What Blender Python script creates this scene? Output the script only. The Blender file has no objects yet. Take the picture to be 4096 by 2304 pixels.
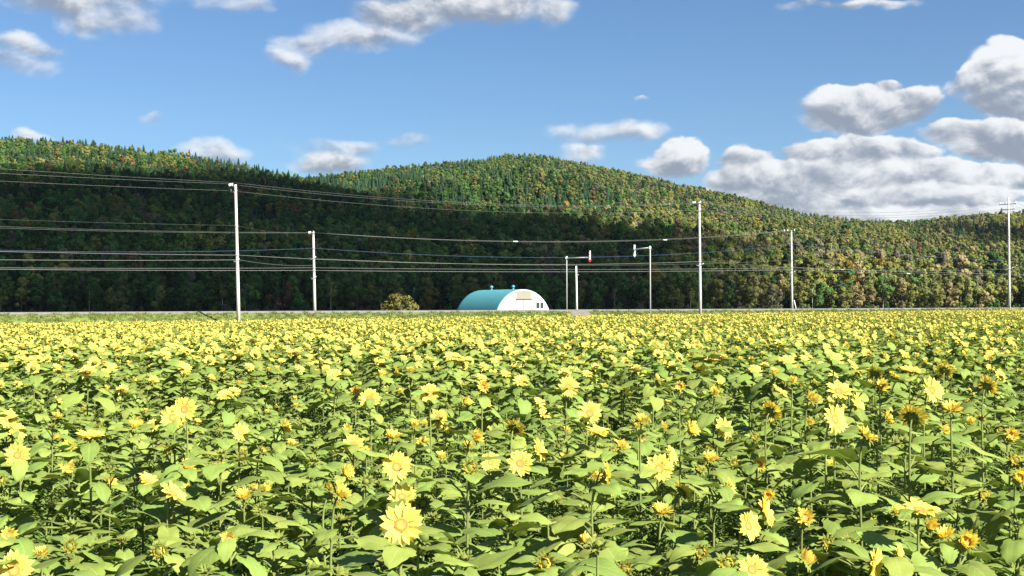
import bpy, math, random
import numpy as np
from mathutils import Vector, Matrix, Quaternion, noise
R = math.radians
random.seed(11)
rng = np.random.default_rng(11)
C = bpy.context.scene.collection
scene = bpy.context.scene

# ------------------------------------------------------------------ camera
F, CX, CY = 5600.0, 2048.0, 1152.0          # focal length and centre in photo pixels (4096 wide)
EYE = Vector((0, 0, 2.0))
PITCH, ROLL = 73.0 / F, 0.0044
cam = bpy.data.cameras.new('camera')
cam.lens = 36.0 * F / 4096.0
cam.sensor_width = 36.0
cam.clip_start, cam.clip_end = 0.1, 20000
camo = bpy.data.objects.new('camera', cam)
C.objects.link(camo)
CAMROT = (Matrix.Rotation(math.pi / 2 + PITCH, 3, 'X') @ Matrix.Rotation(-ROLL, 3, 'Z'))
camo.matrix_world = Matrix.Translation(EYE) @ CAMROT.to_4x4()
scene.camera = camo

# ------------------------------------------------------------------ light
EL = R(37)
SH = Vector((0.74, -0.67)).normalized()
SUN = Vector((SH.x * math.cos(EL), SH.y * math.cos(EL), math.sin(EL)))    # towards the sun: behind the camera, to the right
sl = bpy.data.lights.new('sun', 'SUN')
sl.energy, sl.angle, sl.color = 4.8, R(0.55), (1.0, 0.95, 0.86)
so = bpy.data.objects.new('sun', sl)
so.rotation_euler = SUN.to_track_quat('Z', 'Y').to_euler()
so.location = (60, -60, 60)
C.objects.link(so)
SKY_STRENGTH = 0.06
EXPOSURE = 1.65
vs = scene.view_settings
vs.view_transform, vs.look, vs.gamma, vs.exposure = 'Standard', 'None', 1.0, EXPOSURE
vs.use_curve_mapping = False
scene.cycles.use_denoising = True
scene.cycles.max_bounces = 8
scene.cycles.transparent_max_bounces = 40


class NT:
    """short hand for building node trees"""
    def __init__(s, tree):
        s.t = tree

    def n(s, kind, **kw):
        nd = s.t.nodes.new(kind)
        for k, v in kw.items():
            setattr(nd, k, v)
        return nd

    def put(s, sock, v):
        if hasattr(v, 'node'):
            s.t.links.new(v, sock)
        elif v is not None:
            sock.default_value = v

    def m(s, op, a, b=None, c=None, clamp=False):
        nd = s.n('ShaderNodeMath', operation=op, use_clamp=clamp)
        for i, v in enumerate((a, b, c)):
            s.put(nd.inputs[i], v)
        return nd.outputs[0]

    def vm(s, op, a, b=None, out=0):
        nd = s.n('ShaderNodeVectorMath', operation=op)
        s.put(nd.inputs[0], a)
        if b is not None:
            s.put(nd.inputs[1], b)
        return nd.outputs[out]

    def noise(s, vec, scale, detail=4, rough=0.55, dist=0.0, out='Fac'):
        nd = s.n('ShaderNodeTexNoise')
        s.put(nd.inputs['Vector'], vec)
        nd.inputs['Scale'].default_value = scale
        nd.inputs['Detail'].default_value = detail
        nd.inputs['Roughness'].default_value = rough
        nd.inputs['Distortion'].default_value = dist
        return nd.outputs[out]

    def mixc(s, f, a, b, blend='MIX'):
        nd = s.n('ShaderNodeMix', data_type='RGBA', blend_type=blend)
        s.put(nd.inputs[0], f)
        s.put(nd.inputs[6], a if hasattr(a, 'node') else (*a, 1))
        s.put(nd.inputs[7], b if hasattr(b, 'node') else (*b, 1))
        return nd.outputs[2]

    def ss(s, x, lo, hi):
        nd = s.n('ShaderNodeMapRange', interpolation_type='SMOOTHSTEP')
        s.put(nd.inputs[0], x)
        nd.inputs[1].default_value, nd.inputs[2].default_value = lo, hi
        return nd.outputs[0]


# ------------------------------------------------------------------ sky with its clouds
world = bpy.data.worlds.new('World')
scene.world = world
world.use_nodes = True
world.cycles.sampling_method = 'MANUAL'
world.cycles.sample_map_resolution = 512
wt = NT(world.node_tree)
world.node_tree.nodes.clear()
sky = wt.n('ShaderNodeTexSky', sky_type='NISHITA')
sky.sun_disc = False
sky.sun_elevation = EL
sky.sun_rotation = math.atan2(SH.x, SH.y)
sky.altitude = 500
sky.air_density, sky.dust_density, sky.ozone_density = 1.0, 0.15, 3.0
gen = wt.n('ShaderNodeTexCoord').outputs['Generated']
sx = wt.n('ShaderNodeSeparateXYZ')
wt.put(sx.inputs[0], gen)
az = wt.m('ARCTAN2', sx.outputs[0], sx.outputs[1])
elv = wt.m('ARCSINE', sx.outputs[2])
# noise that breaks the outlines: stretched a little along the horizon
mp = wt.n('ShaderNodeMapping')
wt.put(mp.inputs[0], gen)
mp.inputs['Scale'].default_value = (1, 1, 1.5)
q = mp.outputs[0]
n_big = wt.noise(q, 11, 2, 0.5)
n_mid = wt.noise(q, 27, 8, 0.62, 0.35)
def puff(vec):
    nd = wt.n('ShaderNodeTexVoronoi', feature='F1')
    wt.put(nd.inputs['Vector'], vec)
    nd.inputs['Scale'].default_value = 17
    nd.inputs['Detail'].default_value = 2.0
    nd.inputs['Roughness'].default_value = 0.5
    nd.inputs['Lacunarity'].default_value = 2.1
    return wt.m('SUBTRACT', 0.72, nd.outputs['Distance'])


wob = wt.noise(q, 30, 3, 0.5, out='Color')
qp = wt.vm('ADD', q, wt.vm('MULTIPLY', wt.vm('SUBTRACT', wob, (.5, .5, .5)), (.02, .02, .02)))
shift = wt.vm('ADD', q, (0.0045, -0.002, 0.010))
n_mid2 = wt.noise(shift, 27, 8, 0.62, 0.35)
n_w = wt.noise(q, 19, 4, 0.55, out='Color')
wsep = wt.n('ShaderNodeSeparateXYZ')
wt.put(wsep.inputs[0], n_w)
warp_u = wt.m('ADD', wt.m('MULTIPLY', wt.m('SUBTRACT', n_big, 0.5), 0.02), wt.m('MULTIPLY', wt.m('SUBTRACT', wsep.outputs[0], 0.5), 0.045))
warp_v = wt.m('MULTIPLY', wt.m('SUBTRACT', wsep.outputs[1], 0.5), 0.026)
uvw = wt.n('ShaderNodeCombineXYZ')
wt.put(uvw.inputs[0], wt.m('ADD', az, warp_u))
wt.put(uvw.inputs[1], wt.m('ADD', elv, warp_v))
U = uvw.outputs[0]
# cumulus: centre and half-size in photo pixels, density, softness of the outline
CL = [(3480, 440, 270, 100, 1.2), (3560, 352, 80, 46, .9), (3350, 420, 120, 70, 1.0), (3690, 410, 130, 80, 1.0), 
      (4080, 330, 230, 150, 1.3), (3880, 330, 90, 70, .8), (4110, 215, 150, 70, 1.0), (4300, 330, 260, 260, 1.2),
      (4040, 560, 230, 80, 1.3), (4250, 600, 260, 120, 1.2),
      (3420, 610, 330, 74, 1.3), (2990, 640, 130, 60, .9), (3640, 600, 150, 60, 1.0), (3050, 720, 220, 90, 1.3),
      (3500, 700, 500, 90, 1.4), (3960, 700, 330, 62, 1.3), (2715, 645, 150, 98, 1.25), 
      (3200, 770, 420, 60, 1.1), (3650, 790, 560, 66, 1.4), (3285, 822, 115, 36, 1.3), (3700, 875, 750, 60, 1.3), (3130, 800, 330, 70, 1.2), (3250, 850, 330, 46, 1.1), (3850, 530, 170, 50, .9), (3900, 905, 500, 50, 1.0),
      (2350, 595, 120, 54, .65), (2440, 520, 210, 46, .45), (1900, 30, 400, 84, 1.3), (2200, 50, 150, 70, 1.0), (1620, 50, 270, 90, 1.2), (1360, 130, 200, 84, 1.1), (1180, 235, 105, 60, 1.0), (1480, 140, 220, 66, 1.0),
      (1240, 170, 130, 74, 1.0), (1700, -90, 700, 110, 1.2), (300, 0, 350, 76, 1.2), (450, 70, 210, 70, .9), (120, 190, 150, 52, .95), (40, 235, 190, 48, .85),
      (950, 0, 150, 52, .7), (1340, 645, 160, 72, 1.2), (1360, 580, 240, 50, .75), (1640, 560, 130, 30, .55), (870, 605, 130, 50, .7), (100, 560, 110, 46, .9), (592, 462, 64, 32, .6), 
      (2572, 395, 34, 12, .45), (3600, 10, 380, 20, .4), ]
Dmax, Wsum, Vsum = None, None, None
for (px, py, rx, ry, st) in CL:
    u = (px - CX) / F
    v = (1225 + (CX - px) * ROLL - py) / F
    ca, ce = math.atan(u), math.atan(v * math.cos(math.atan(u)))
    d = wt.vm('MULTIPLY', wt.vm('SUBTRACT', U, (ca, ce, 0)), (F / rx, F / ry, 0))
    qq = wt.vm('DOT_PRODUCT', d, d, out=1)
    k = wt.m('MULTIPLY', wt.m('SUBTRACT', 1.0, qq), st)
    sep = wt.n('ShaderNodeSeparateXYZ')
    wt.put(sep.inputs[0], d)
    w = wt.m('POWER', wt.m('MAXIMUM', wt.m('ADD', k, 0.35), 0.0), 5.0)
    vv = wt.m('MULTIPLY', w, wt.m('ADD', sep.outputs[1], wt.m('MULTIPLY', sep.outputs[0], 0.15)))
    Dmax = k if Dmax is None else wt.m('SMOOTH_MAX', Dmax, k, 0.12)
    Wsum = w if Wsum is None else wt.m('ADD', Wsum, w)
    Vsum = vv if Vsum is None else wt.m('ADD', Vsum, vv)
vert = wt.m('DIVIDE', Vsum, wt.m('ADD', Wsum, 0.05))
# the rest of the sky: scattered fair-weather clouds of the same kind
n_far = wt.noise(q, 4.2, 6, 0.55)
out_az = wt.ss(wt.m('ABSOLUTE', az), 0.40, 0.55)
out_el = wt.ss(elv, 0.24, 0.34)
outside = wt.m('MAXIMUM', out_az, out_el)
above = wt.ss(elv, -0.02, 0.05)
D_out = wt.m('MULTIPLY', wt.m('MULTIPLY', wt.m('SUBTRACT', n_far, 0.56), 5.0), wt.m('MULTIPLY', outside, above))
D_out = wt.m('SUBTRACT', D_out, wt.m('MULTIPLY', wt.m('SUBTRACT', 1.0, outside), 3.0))
Dtot = wt.m('MAXIMUM', Dmax, D_out)
p_a = puff(qp)
p_b = puff(wt.vm('ADD', qp, (0.004, -0.002, 0.009)))
nz = wt.m('ADD', wt.m('MULTIPLY', wt.m('SUBTRACT', n_mid, 0.5), 0.62), wt.m('MULTIPLY', wt.m("SUBTRACT", p_a, 0.05), 0.55))
Dc = wt.m('MINIMUM', wt.m('MAXIMUM', Dtot, 0.0), 1.0)
brk = wt.m('ADD', wt.m('MULTIPLY', nz, 2.0), wt.m('MULTIPLY', wt.m('SUBTRACT', n_big, 0.5), 0.8))
E = wt.m('ADD', wt.m('ADD', Dtot, 0.24), wt.m('MULTIPLY', brk, wt.m('SUBTRACT', 1.0, wt.m('MULTIPLY', Dc, 0.6))))
soft = wt.m('SUBTRACT', 0.82, wt.m('MULTIPLY', wt.ss(vert, -0.1, 0.7), 0.42))
soft = wt.m('ADD', soft, wt.m('MULTIPLY', wt.m('SUBTRACT', 1.0, wt.ss(az, -0.02, 0.14)), 0.65))
alpha = wt.ss(wt.m('DIVIDE', E, soft), 0.0, 1.0)
relief = wt.m('ADD', wt.m('MULTIPLY', wt.m('SUBTRACT', n_mid, n_mid2), 1.9), wt.m('MULTIPLY', wt.m('SUBTRACT', p_a, p_b), 0.85))
core = wt.ss(E, 0.2, 1.3)
lit = wt.m('ADD', wt.m('ADD', wt.m('MULTIPLY', vert, 0.60), relief), 0.64)
lit = wt.m('SUBTRACT', lit, wt.m('ADD', wt.m('MULTIPLY', core, 0.14), wt.m('MULTIPLY', wt.m('SUBTRACT', n_big, 0.5), 0.9)))
lit = wt.ss(lit, 0.05, 1.0)
K = 1.0 / (SKY_STRENGTH * 2 ** EXPOSURE)
ccol = wt.mixc(lit, tuple(c * K for c in (0.31, 0.36, 0.45)), tuple(c * K for c in (0.93, 0.95, 0.97)))
skyc = wt.mixc(1.0, sky.outputs[0], (0.43, 0.53, 0.63), 'MULTIPLY')
fin = wt.mixc(wt.m('MULTIPLY', alpha, 0.97), skyc, ccol)
bg = wt.n('ShaderNodeBackground')
wt.put(bg.inputs[0], fin)
bg.inputs[1].default_value = SKY_STRENGTH
wt.put(wt.n('ShaderNodeOutputWorld').inputs[0], bg.outputs[0])


# ------------------------------------------------------------------ helpers
def ray(px, py):
    return CAMROT @ Vector(((px - CX) / F, -(py - CY) / F, -1.0))


def at_y(px, py, Y):
    d = ray(px, py)
    return EYE + d * (Y / d.y)


def hor_row(px):
    return 1225 + (CX - px) * ROLL


def project(p):
    l = CAMROT.transposed() @ (Vector(p) - EYE)
    if l.z >= -0.01:
        return (-9e9, -9e9)
    return (CX + F * l.x / -l.z, CY - F * l.y / -l.z)


class MB:
    """collects vertices, faces, material slots and uvs of one mesh"""
    def __init__(s):
        s.v, s.f, s.m, s.uv, s.nr, s.nv = [], [], [], [], [], 0

    def add(s, verts, faces, mat=0, uv=None, M=None, nr=None):
        verts = np.asarray(verts, dtype=float).reshape(-1, 3)
        s.nr.append(np.zeros((len(verts), 3)) if nr is None else np.asarray(nr, dtype=float))
        if M is not None:
            A = np.array(M)
            verts = verts @ A[:3, :3].T + A[:3, 3]
        s.v.append(verts)
        o = s.nv
        s.f += [tuple(int(i) + o for i in f) for f in faces]
        s.m += [mat] * len(faces) if np.isscalar(mat) else list(mat)
        s.uv.append(np.zeros((len(verts), 2)) if uv is None else np.asarray(uv, dtype=float))
        s.nv += len(verts)
        return s

    def merge(s, other, M=None, matmap=None):
        if other.nv:
            s.add(np.concatenate(other.v), other.f, [matmap[i] if matmap else i for i in other.m], np.concatenate(other.uv), M, np.concatenate(other.nr))
        return s

    def mesh(s, name, mats, smooth=True):
        me = bpy.data.meshes.new(name)
        V = np.concatenate(s.v)
        me.from_pydata(V.tolist(), [], s.f)
        for mt in (mats if isinstance(mats, (list, tuple)) else [mats]):
            me.materials.append(mt)
        me.polygons.foreach_set('material_index', s.m)
        me.polygons.foreach_set('use_smooth', [smooth] * len(s.f))
        ul = me.uv_layers.new(name='UVMap')
        li = np.empty(len(me.loops), dtype=np.int32)
        me.loops.foreach_get('vertex_index', li)
        ul.data.foreach_set('uv', np.concatenate(s.uv)[li].astype(np.float32).ravel())
        me.update()
        NR = np.concatenate(s.nr)
        if np.abs(NR).sum() > 0:
            me.normals_split_custom_set_from_vertices(NR.tolist())
        return me


def tag(o, label=None, cat=None, group=None, kind=None):
    if label: o['label'] = label
    if cat: o['category'] = cat
    if group: o['group'] = group
    if kind: o['kind'] = kind
    return o


def link(name, me, parent=None, M=None):
    o = bpy.data.objects.new(name, me)
    C.objects.link(o)
    if parent is not None:
        o.parent = parent
    if M is not None:
        o.matrix_basis = M
    return o


def empty(name, loc, rz=0.0):
    o = bpy.data.objects.new(name, None)
    o.empty_display_size = 0.2
    C.objects.link(o)
    o.location = loc
    o.rotation_euler = (0, 0, rz)
    return o


def tube(pts, radii, sides=6, caps=True):
    pts = [Vector(p) for p in pts]
    n = len(pts)
    if np.isscalar(radii):
        radii = [radii] * n
    V, Fc = [], []
    t0 = (pts[1] - pts[0]).normalized()
    ref = Vector((1, 0, 0)) if abs(t0.x) < 0.8 else Vector((0, 1, 0))
    for i in range(n):
        t = (pts[min(i + 1, n - 1)] - pts[max(i - 1, 0)]).normalized()
        a = (ref - t * ref.dot(t)).normalized()
        b = t.cross(a)
        ref = a
        for k in range(sides):
            an = 2 * math.pi * k / sides
            V.append(pts[i] + (a * math.cos(an) + b * math.sin(an)) * radii[i])
    for i in range(n - 1):
        for k in range(sides):
            k2 = (k + 1) % sides
            Fc.append((i * sides + k, i * sides + k2, (i + 1) * sides + k2, (i + 1) * sides + k))
    if caps:
        Fc.append(tuple(range(sides - 1, -1, -1)))
        Fc.append(tuple((n - 1) * sides + k for k in range(sides)))
    return [tuple(v) for v in V], Fc


def lathe(prof, sides=10):
    """prof: (radius, z) from bottom to top, closed by end caps"""
    V, Fc = [], []
    for r, z in prof:
        for k in range(sides):
            an = 2 * math.pi * k / sides
            V.append((r * math.cos(an), r * math.sin(an), z))
    for i in range(len(prof) - 1):
        for k in range(sides):
            k2 = (k + 1) % sides
            Fc.append((i * sides + k, i * sides + k2, (i + 1) * sides + k2, (i + 1) * sides + k))
    Fc.append(tuple(range(sides - 1, -1, -1)))
    Fc.append(tuple((len(prof) - 1) * sides + k for k in range(sides)))
    return V, Fc


def box(cx, cy, cz, sx_, sy_, sz_):
    V = [(cx + a * sx_ / 2, cy + b * sy_ / 2, cz + c * sz_ / 2) for c in (-1, 1) for b in (-1, 1) for a in (-1, 1)]
    return V, [(0, 2, 3, 1), (4, 5, 7, 6), (0, 1, 5, 4), (2, 6, 7, 3), (0, 4, 6, 2), (1, 3, 7, 5)]


def frame(normal, up=Vector((0, 0, 1)), roll=0.0):
    """rotation whose +Z is the normal"""
    z = Vector(normal).normalized()
    x = up.cross(z)
    if x.length < 1e-3:
        x = Vector((1, 0, 0))
    x.normalize()
    y = z.cross(x)
    return Matrix((x, y, z)).transposed() @ Matrix.Rotation(roll, 3, 'Z')


# ------------------------------------------------------------------ materials
def mat(name, col, rough=0.7, var=0.0, hue=0.0, nscale=None, namt=0.25, trans=0.0, transcol=None, bump=0.0, bscale=40, metal=0.0, spec=0.35, obj_coords=True):
    m = bpy.data.materials.new(name)
    m.use_nodes = True
    nt = NT(m.node_tree)
    b = m.node_tree.nodes['Principled BSDF']
    out = m.node_tree.nodes['Material Output']
    b.inputs['Roughness'].default_value = rough
    b.inputs['Metallic'].default_value = metal
    b.inputs['Specular IOR Level'].default_value = spec
    tc = nt.n('ShaderNodeTexCoord').outputs['Object']
    cur = nt.n('ShaderNodeRGB')
    cur.outputs[0].default_value = (*col, 1)
    cur = cur.outputs[0]
    if nscale:
        f = nt.noise(tc, nscale, 5, 0.6)
        f = nt.m('ADD', nt.m('MULTIPLY', nt.m('SUBTRACT', f, 0.5), 4 * namt), 1.0)
        vmn = nt.n('ShaderNodeHueSaturation')
        nt.put(vmn.inputs['Color'], cur)
        nt.put(vmn.inputs['Value'], f)
        cur = vmn.outputs[0]
    if var or hue:
        rnd = nt.n('ShaderNodeObjectInfo').outputs['Random']
        h = nt.n('ShaderNodeHueSaturation')
        nt.put(h.inputs['Color'], cur)
        nt.put(h.inputs['Value'], nt.m('ADD', nt.m('MULTIPLY', nt.m('SUBTRACT', rnd, 0.5), 2 * var), 1.0))
        r2 = nt.m('FRACT', nt.m('MULTIPLY', rnd, 7.31))
        nt.put(h.inputs['Hue'], nt.m('ADD', nt.m('MULTIPLY', nt.m('SUBTRACT', r2, 0.5), 2 * hue), 0.5))
        cur = h.outputs[0]
    nt.put(b.inputs['Base Color'], cur)
    if bump:
        bp = nt.n('ShaderNodeBump')
        bp.inputs['Strength'].default_value = bump
        nt.put(bp.inputs['Height'], nt.noise(tc, bscale, 5, 0.6))
        nt.put(b.inputs['Normal'], bp.outputs[0])
    m['cur'] = 1
    if trans:
        tr = nt.n('ShaderNodeBsdfTranslucent')
        if transcol:
            h2 = nt.mixc(0.75, cur, transcol)
            nt.put(tr.inputs[0], h2)
        else:
            nt.put(tr.inputs[0], cur)
        mx = nt.n('ShaderNodeMixShader')
        mx.inputs[0].default_value = trans
        nt.put(mx.inputs[1], b.outputs[0])
        nt.put(mx.inputs[2], tr.outputs[0])
        nt.put(out.inputs['Surface'], mx.outputs[0])
    return m


def leaf_material():
    m = mat('sunflower_leaf', (0.182, 0.244, 0.047), 0.75, var=0.22, hue=0.018, nscale=9, namt=0.12, trans=0.22, transcol=(0.20, 0.27, 0.03), bump=0.25, bscale=60, spec=0.2)
    nt = NT(m.node_tree)
    b = m.node_tree.nodes['Principled BSDF']
    src = b.inputs['Base Color'].links[0].from_socket
    uv = nt.n('ShaderNodeTexCoord').outputs['UV']
    s = nt.n('ShaderNodeSeparateXYZ')
    nt.put(s.inputs[0], uv)
    au = nt.m('ABSOLUTE', nt.m('SUBTRACT', s.outputs[0], 0.5))
    mid = nt.m('SUBTRACT', 1.0, nt.ss(au, 0.0, 0.035))
    # side veins run forward from the midrib
    side = nt.m('FRACT', nt.m('MULTIPLY', nt.m('SUBTRACT', s.outputs[1], nt.m('MULTIPLY', au, 0.9)), 6.0))
    sv = nt.m('SUBTRACT', 1.0, nt.ss(nt.m('ABSOLUTE', nt.m('SUBTRACT', side, 0.5)), 0.0, 0.10))
    vein = nt.m('MAXIMUM', mid, nt.m('MULTIPLY', sv, 0.55))
    nt.put(b.inputs['Base Color'], nt.mixc(nt.m('MULTIPLY', vein, 0.7), src, (0.29, 0.33, 0.13)))
    return m


M_leaf = leaf_material()
M_stem = mat('sunflower_stem', (0.145, 0.175, 0.045), 0.7, var=0.15, nscale=14, namt=0.15, spec=0.3)
M_petal = mat('sunflower_petal', (0.80, 0.69, 0.135), 0.65, var=0.08, hue=0.006, trans=0.42, transcol=(0.9, 0.66, 0.07), nscale=50, namt=0.06, spec=0.3)
M_petal_young = mat('young_petal', (0.82, 0.70, 0.135), 0.6, var=0.10, hue=0.010, trans=0.45, transcol=(0.9, 0.66, 0.07), spec=0.3)
M_bract = mat('sunflower_bract', (0.175, 0.205, 0.045), 0.85, var=0.15, hue=0.015, trans=0.15, spec=0.1)


def disc_material():
    m = mat('sunflower_disc', (0.40, 0.225, 0.05), 0.85, var=0.15, nscale=420, namt=0.22, bump=0.6, bscale=500, spec=0.2)
    nt = NT(m.node_tree)
    b = m.node_tree.nodes['Principled BSDF']
    src = b.inputs['Base Color'].links[0].from_socket
    uv = nt.n('ShaderNodeTexCoord').outputs['UV']
    s = nt.n('ShaderNodeSeparateXYZ')
    nt.put(s.inputs[0], uv)
    ring = nt.m('SUBTRACT', 1.0, nt.ss(nt.m('ABSOLUTE', nt.m('SUBTRACT', s.outputs[0], 0.72)), 0.03, 0.2))
    nt.put(b.inputs['Base Color'], nt.mixc(nt.m('MULTIPLY', ring, 0.8), src, (0.30, 0.12, 0.025)))
    return m


M_disc = disc_material()
PLANT_MATS = [M_leaf, M_stem, M_petal, M_disc, M_bract, M_petal_young]

M_concrete = mat('pole_concrete', (0.50, 0.475, 0.43), 0.8, var=0.05, nscale=3, namt=0.10, bump=0.1, bscale=30)
M_galv = mat('galvanised_steel', (0.45, 0.45, 0.45), 0.5, nscale=8, namt=0.1, metal=0.3)
M_arm = mat('crossarm_steel_shaded', (0.13, 0.13, 0.125), 0.6, nscale=8, namt=0.1)  # steel colour darkened to stand in for the arms' shaded side
M_porcelain = mat('white_porcelain', (0.82, 0.82, 0.80), 0.25)
M_white = mat('white_paint', (0.72, 0.715, 0.70), 0.55, nscale=2.5, namt=0.06)
M_teal = mat('teal_sheet_steel', (0.065, 0.245, 0.275), 0.6, nscale=0.7, namt=0.08, spec=0.4)
M_cream = mat('cream_cladding', (0.235, 0.22, 0.165), 0.6, nscale=2, namt=0.06)
M_door = mat('door_panel', (0.31, 0.305, 0.285), 0.6, nscale=2, namt=0.05)
M_dark = mat('dark_rail', (0.06, 0.06, 0.06), 0.6)
M_glass = mat('window_glass', (0.03, 0.035, 0.04), 0.12, spec=0.6)
M_red = mat('red_reflective', (0.50, 0.03, 0.03), 0.45)
M_wire = mat('wire_aluminium', (0.15, 0.15, 0.14), 0.5, metal=0.2)
M_cable = mat('pale_cable', (0.33, 0.33, 0.31), 0.6)
M_blue = mat('blue_cable', (0.07, 0.12, 0.24), 0.5)
M_dkwire = mat('dark_wire', (0.07, 0.085, 0.065), 0.6)  # darker, slightly greenish tone than the other wires
M_black = mat('dark_brown', (0.03, 0.02, 0.01), 0.6)

M_soil = mat('field_soil', (0.045, 0.05, 0.02), 0.95, nscale=1.2, namt=0.35, bump=0.6, bscale=12)
M_verge = mat('verge_grass', (0.125, 0.16, 0.035), 0.95, nscale=0.7, namt=0.25, bump=0.8, bscale=9)
M_meadow = mat('meadow_grass', (0.08, 0.10, 0.03), 0.95, nscale=0.08, namt=0.3, bump=0.5, bscale=3)
M_asphalt = mat('asphalt', (0.11, 0.11, 0.108), 0.9, nscale=2, namt=0.2, bump=0.3, bscale=60)
M_gravel = mat('pale_gravel', (0.17, 0.165, 0.14), 0.95, nscale=6, namt=0.3, bump=0.8, bscale=30)
M_track = mat('track_gravel', (0.15, 0.135, 0.11), 0.95, nscale=2.0, namt=0.35, bump=0.8, bscale=20)
M_hill = mat('forest_floor', (0.03, 0.035, 0.015), 0.95, nscale=0.03, namt=0.4)
M_cloud = mat('cloud_white', (0.8, 0.8, 0.8), 1.0)
# thin at its rim, dense in its middle: a little sun comes through each puff
_c = NT(M_cloud.node_tree)
_mx = _c.n('ShaderNodeMixShader')
_mx.inputs[0].default_value = 0.82
_c.put(_mx.inputs[1], M_cloud.node_tree.nodes['Principled BSDF'].outputs[0])
_c.put(_mx.inputs[2], _c.n('ShaderNodeBsdfTransparent').outputs[0])
_c.put(M_cloud.node_tree.nodes['Material Output'].inputs['Surface'], _mx.outputs[0])

# ------------------------------------------------------------------ ground, verge, road
TD = Vector((44.4, 30.4)).normalized()          # direction in which road and pole line run, away to the right
ND = Vector((-TD.y, TD.x))                       # across the road, away to the left


def tn(t, n):
    return t * TD.x + n * ND.x, t * TD.y + n * ND.y


def field_z(x):
    return 0.0047 * max(-140.0, min(140.0, x))


def road_z(x):
    return 1.60 - 0.0015 * max(-200.0, min(200.0, x))


def lerp(a, b, s):
    s = max(0.0, min(1.0, s))
    return a + (b - a) * s


def ground_z(x, y):
    n = x * ND.x + y * ND.y
    f, r = field_z(x), road_z(x)
    if n < 114.6: return f
    if n < 119.2: return lerp(f, r - 0.20, ((n - 114.6) / 4.6) ** 0.85)
    if n < 119.8: return lerp(r - 0.20, r, (n - 119.2) / 0.6)
    if n < 127.6: return r
    if n < 132: return lerp(r, 0.35, (n - 127.6) / 4.4)
    if n < 400: return 0.35
    return lerp(0.35, -2.0, (n - 400) / 200)


def strip_mesh(name, tvals, nvals, mats, zoff=0.0, matfun=None):
    b = MB()
    V, Fc, mi = [], [], []
    for n_ in nvals:
        for t_ in tvals:
            x, y = tn(t_, n_)
            V.append((x, y, ground_z(x, y) + zoff))
    w = len(tvals)
    for j in range(len(nvals) - 1):
        for i in range(w - 1):
            Fc.append((j * w + i, j * w + i + 1, (j + 1) * w + i + 1, (j + 1) * w + i))
            mi.append(matfun(0.5 * (nvals[j] + nvals[j + 1])) if matfun else 0)
    b.add(V, Fc, mi)
    return b.mesh(name, mats)


tv = [-2600, -1500, -800, -400, -250] + list(np.arange(-160, 260, 6.0)) + [300, 400, 800, 1500, 2600]
nvv = [-800, -300, -100, -20] + list(np.arange(-10, 112, 6.0)) + [112, 113.6, 114.6] + list(np.arange(115.2, 119.3, 0.8)) + [119.2, 119.8, 123.5, 127.6, 129, 130.5, 132, 150, 200, 300, 400, 500, 600, 1200, 2500]
g = link('ground', strip_mesh('ground', tv, sorted(set(nvv)), [M_soil, M_verge, M_meadow], 0, lambda n_: 0 if n_ < 113.6 else (1 if n_ < 132 else 2)))
tag(g, kind='structure')
tr_ = list(np.arange(-160, 300, 4.0))
tag(link('road', strip_mesh('road', tr_, [119.95, 123.7, 127.4], [M_asphalt], 0.008)), kind='structure')
tag(link('road_shoulder', strip_mesh('road_shoulder', tr_, [119.2, 119.5, 119.8, 120.3], [M_gravel], 0.015)), kind='structure')
tag(link('road_marking', strip_mesh('road_marking', tr_, [120.55, 120.7], [M_white], 0.014)), kind='structure')
# gravel track from the road down to the field
b = MB()
V, Fc = [], []
for j, (n_, a0, a1) in enumerate([(119.9, 2268, 2352), (118.4, 2284, 2356), (116.8, 2296, 2362), (115.0, 2304, 2368), (113.2, 2312, 2372), (111.4, 2316, 2376)]):
    for i in range(7):
        px = a0 + (a1 - a0) * i / 6 + random.uniform(-4, 4)
        u = (px - CX) / F
        yy = n_ / (u * ND.x + ND.y)
        xx = u * yy
        V.append((xx, yy, ground_z(xx, yy) + 0.03))
for j in range(5):
    for i in range(6):
        Fc.append((j * 7 + i, j * 7 + i + 1, (j + 1) * 7 + i + 1, (j + 1) * 7 + i))
b.add(V, Fc)
tag(link('gravel_track', b.mesh('gravel_track', M_track)), kind='structure')

# ------------------------------------------------------------------ hills
D0, DA, DB = 545.0, 1250.0, 1700.0
SKA = np.array([(-2500, 700), (-1500, 640), (-600, 585), (0, 562), (300, 566), (700, 605), (850, 635), (1000, 660), (1100, 684), (1250, 714), (1500, 765), (1800, 830), (2200, 925), (2700, 1045), (3200, 1150), (3500, 1222), (9000, 1222)], float)
SKB = np.array([(-2500, 1000), (-200, 830), (600, 750), (1150, 718), (1300, 706), (1500, 688), (1700, 660), (1900, 645), (2050, 627), (2160, 630), (2300, 658), (2500, 694), (2700, 739), (2900, 779), (3100, 824), (3250, 859), (3500, 890), (3600, 895), (3800, 890), (4096, 876), (4600, 850), (5500, 830), (9000, 900)], float)
_rough = [(0.011, 0.0, 1.3, 5.0), (0.0, 0.013, 0.4, 4.0), (0.017, 0.006, 2.2, 4.0), (-0.008, 0.021, 5.1, 3.0), (0.031, 0.012, 0.9, 1.6), (-0.027, 0.029, 3.3, 1.5)]


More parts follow.
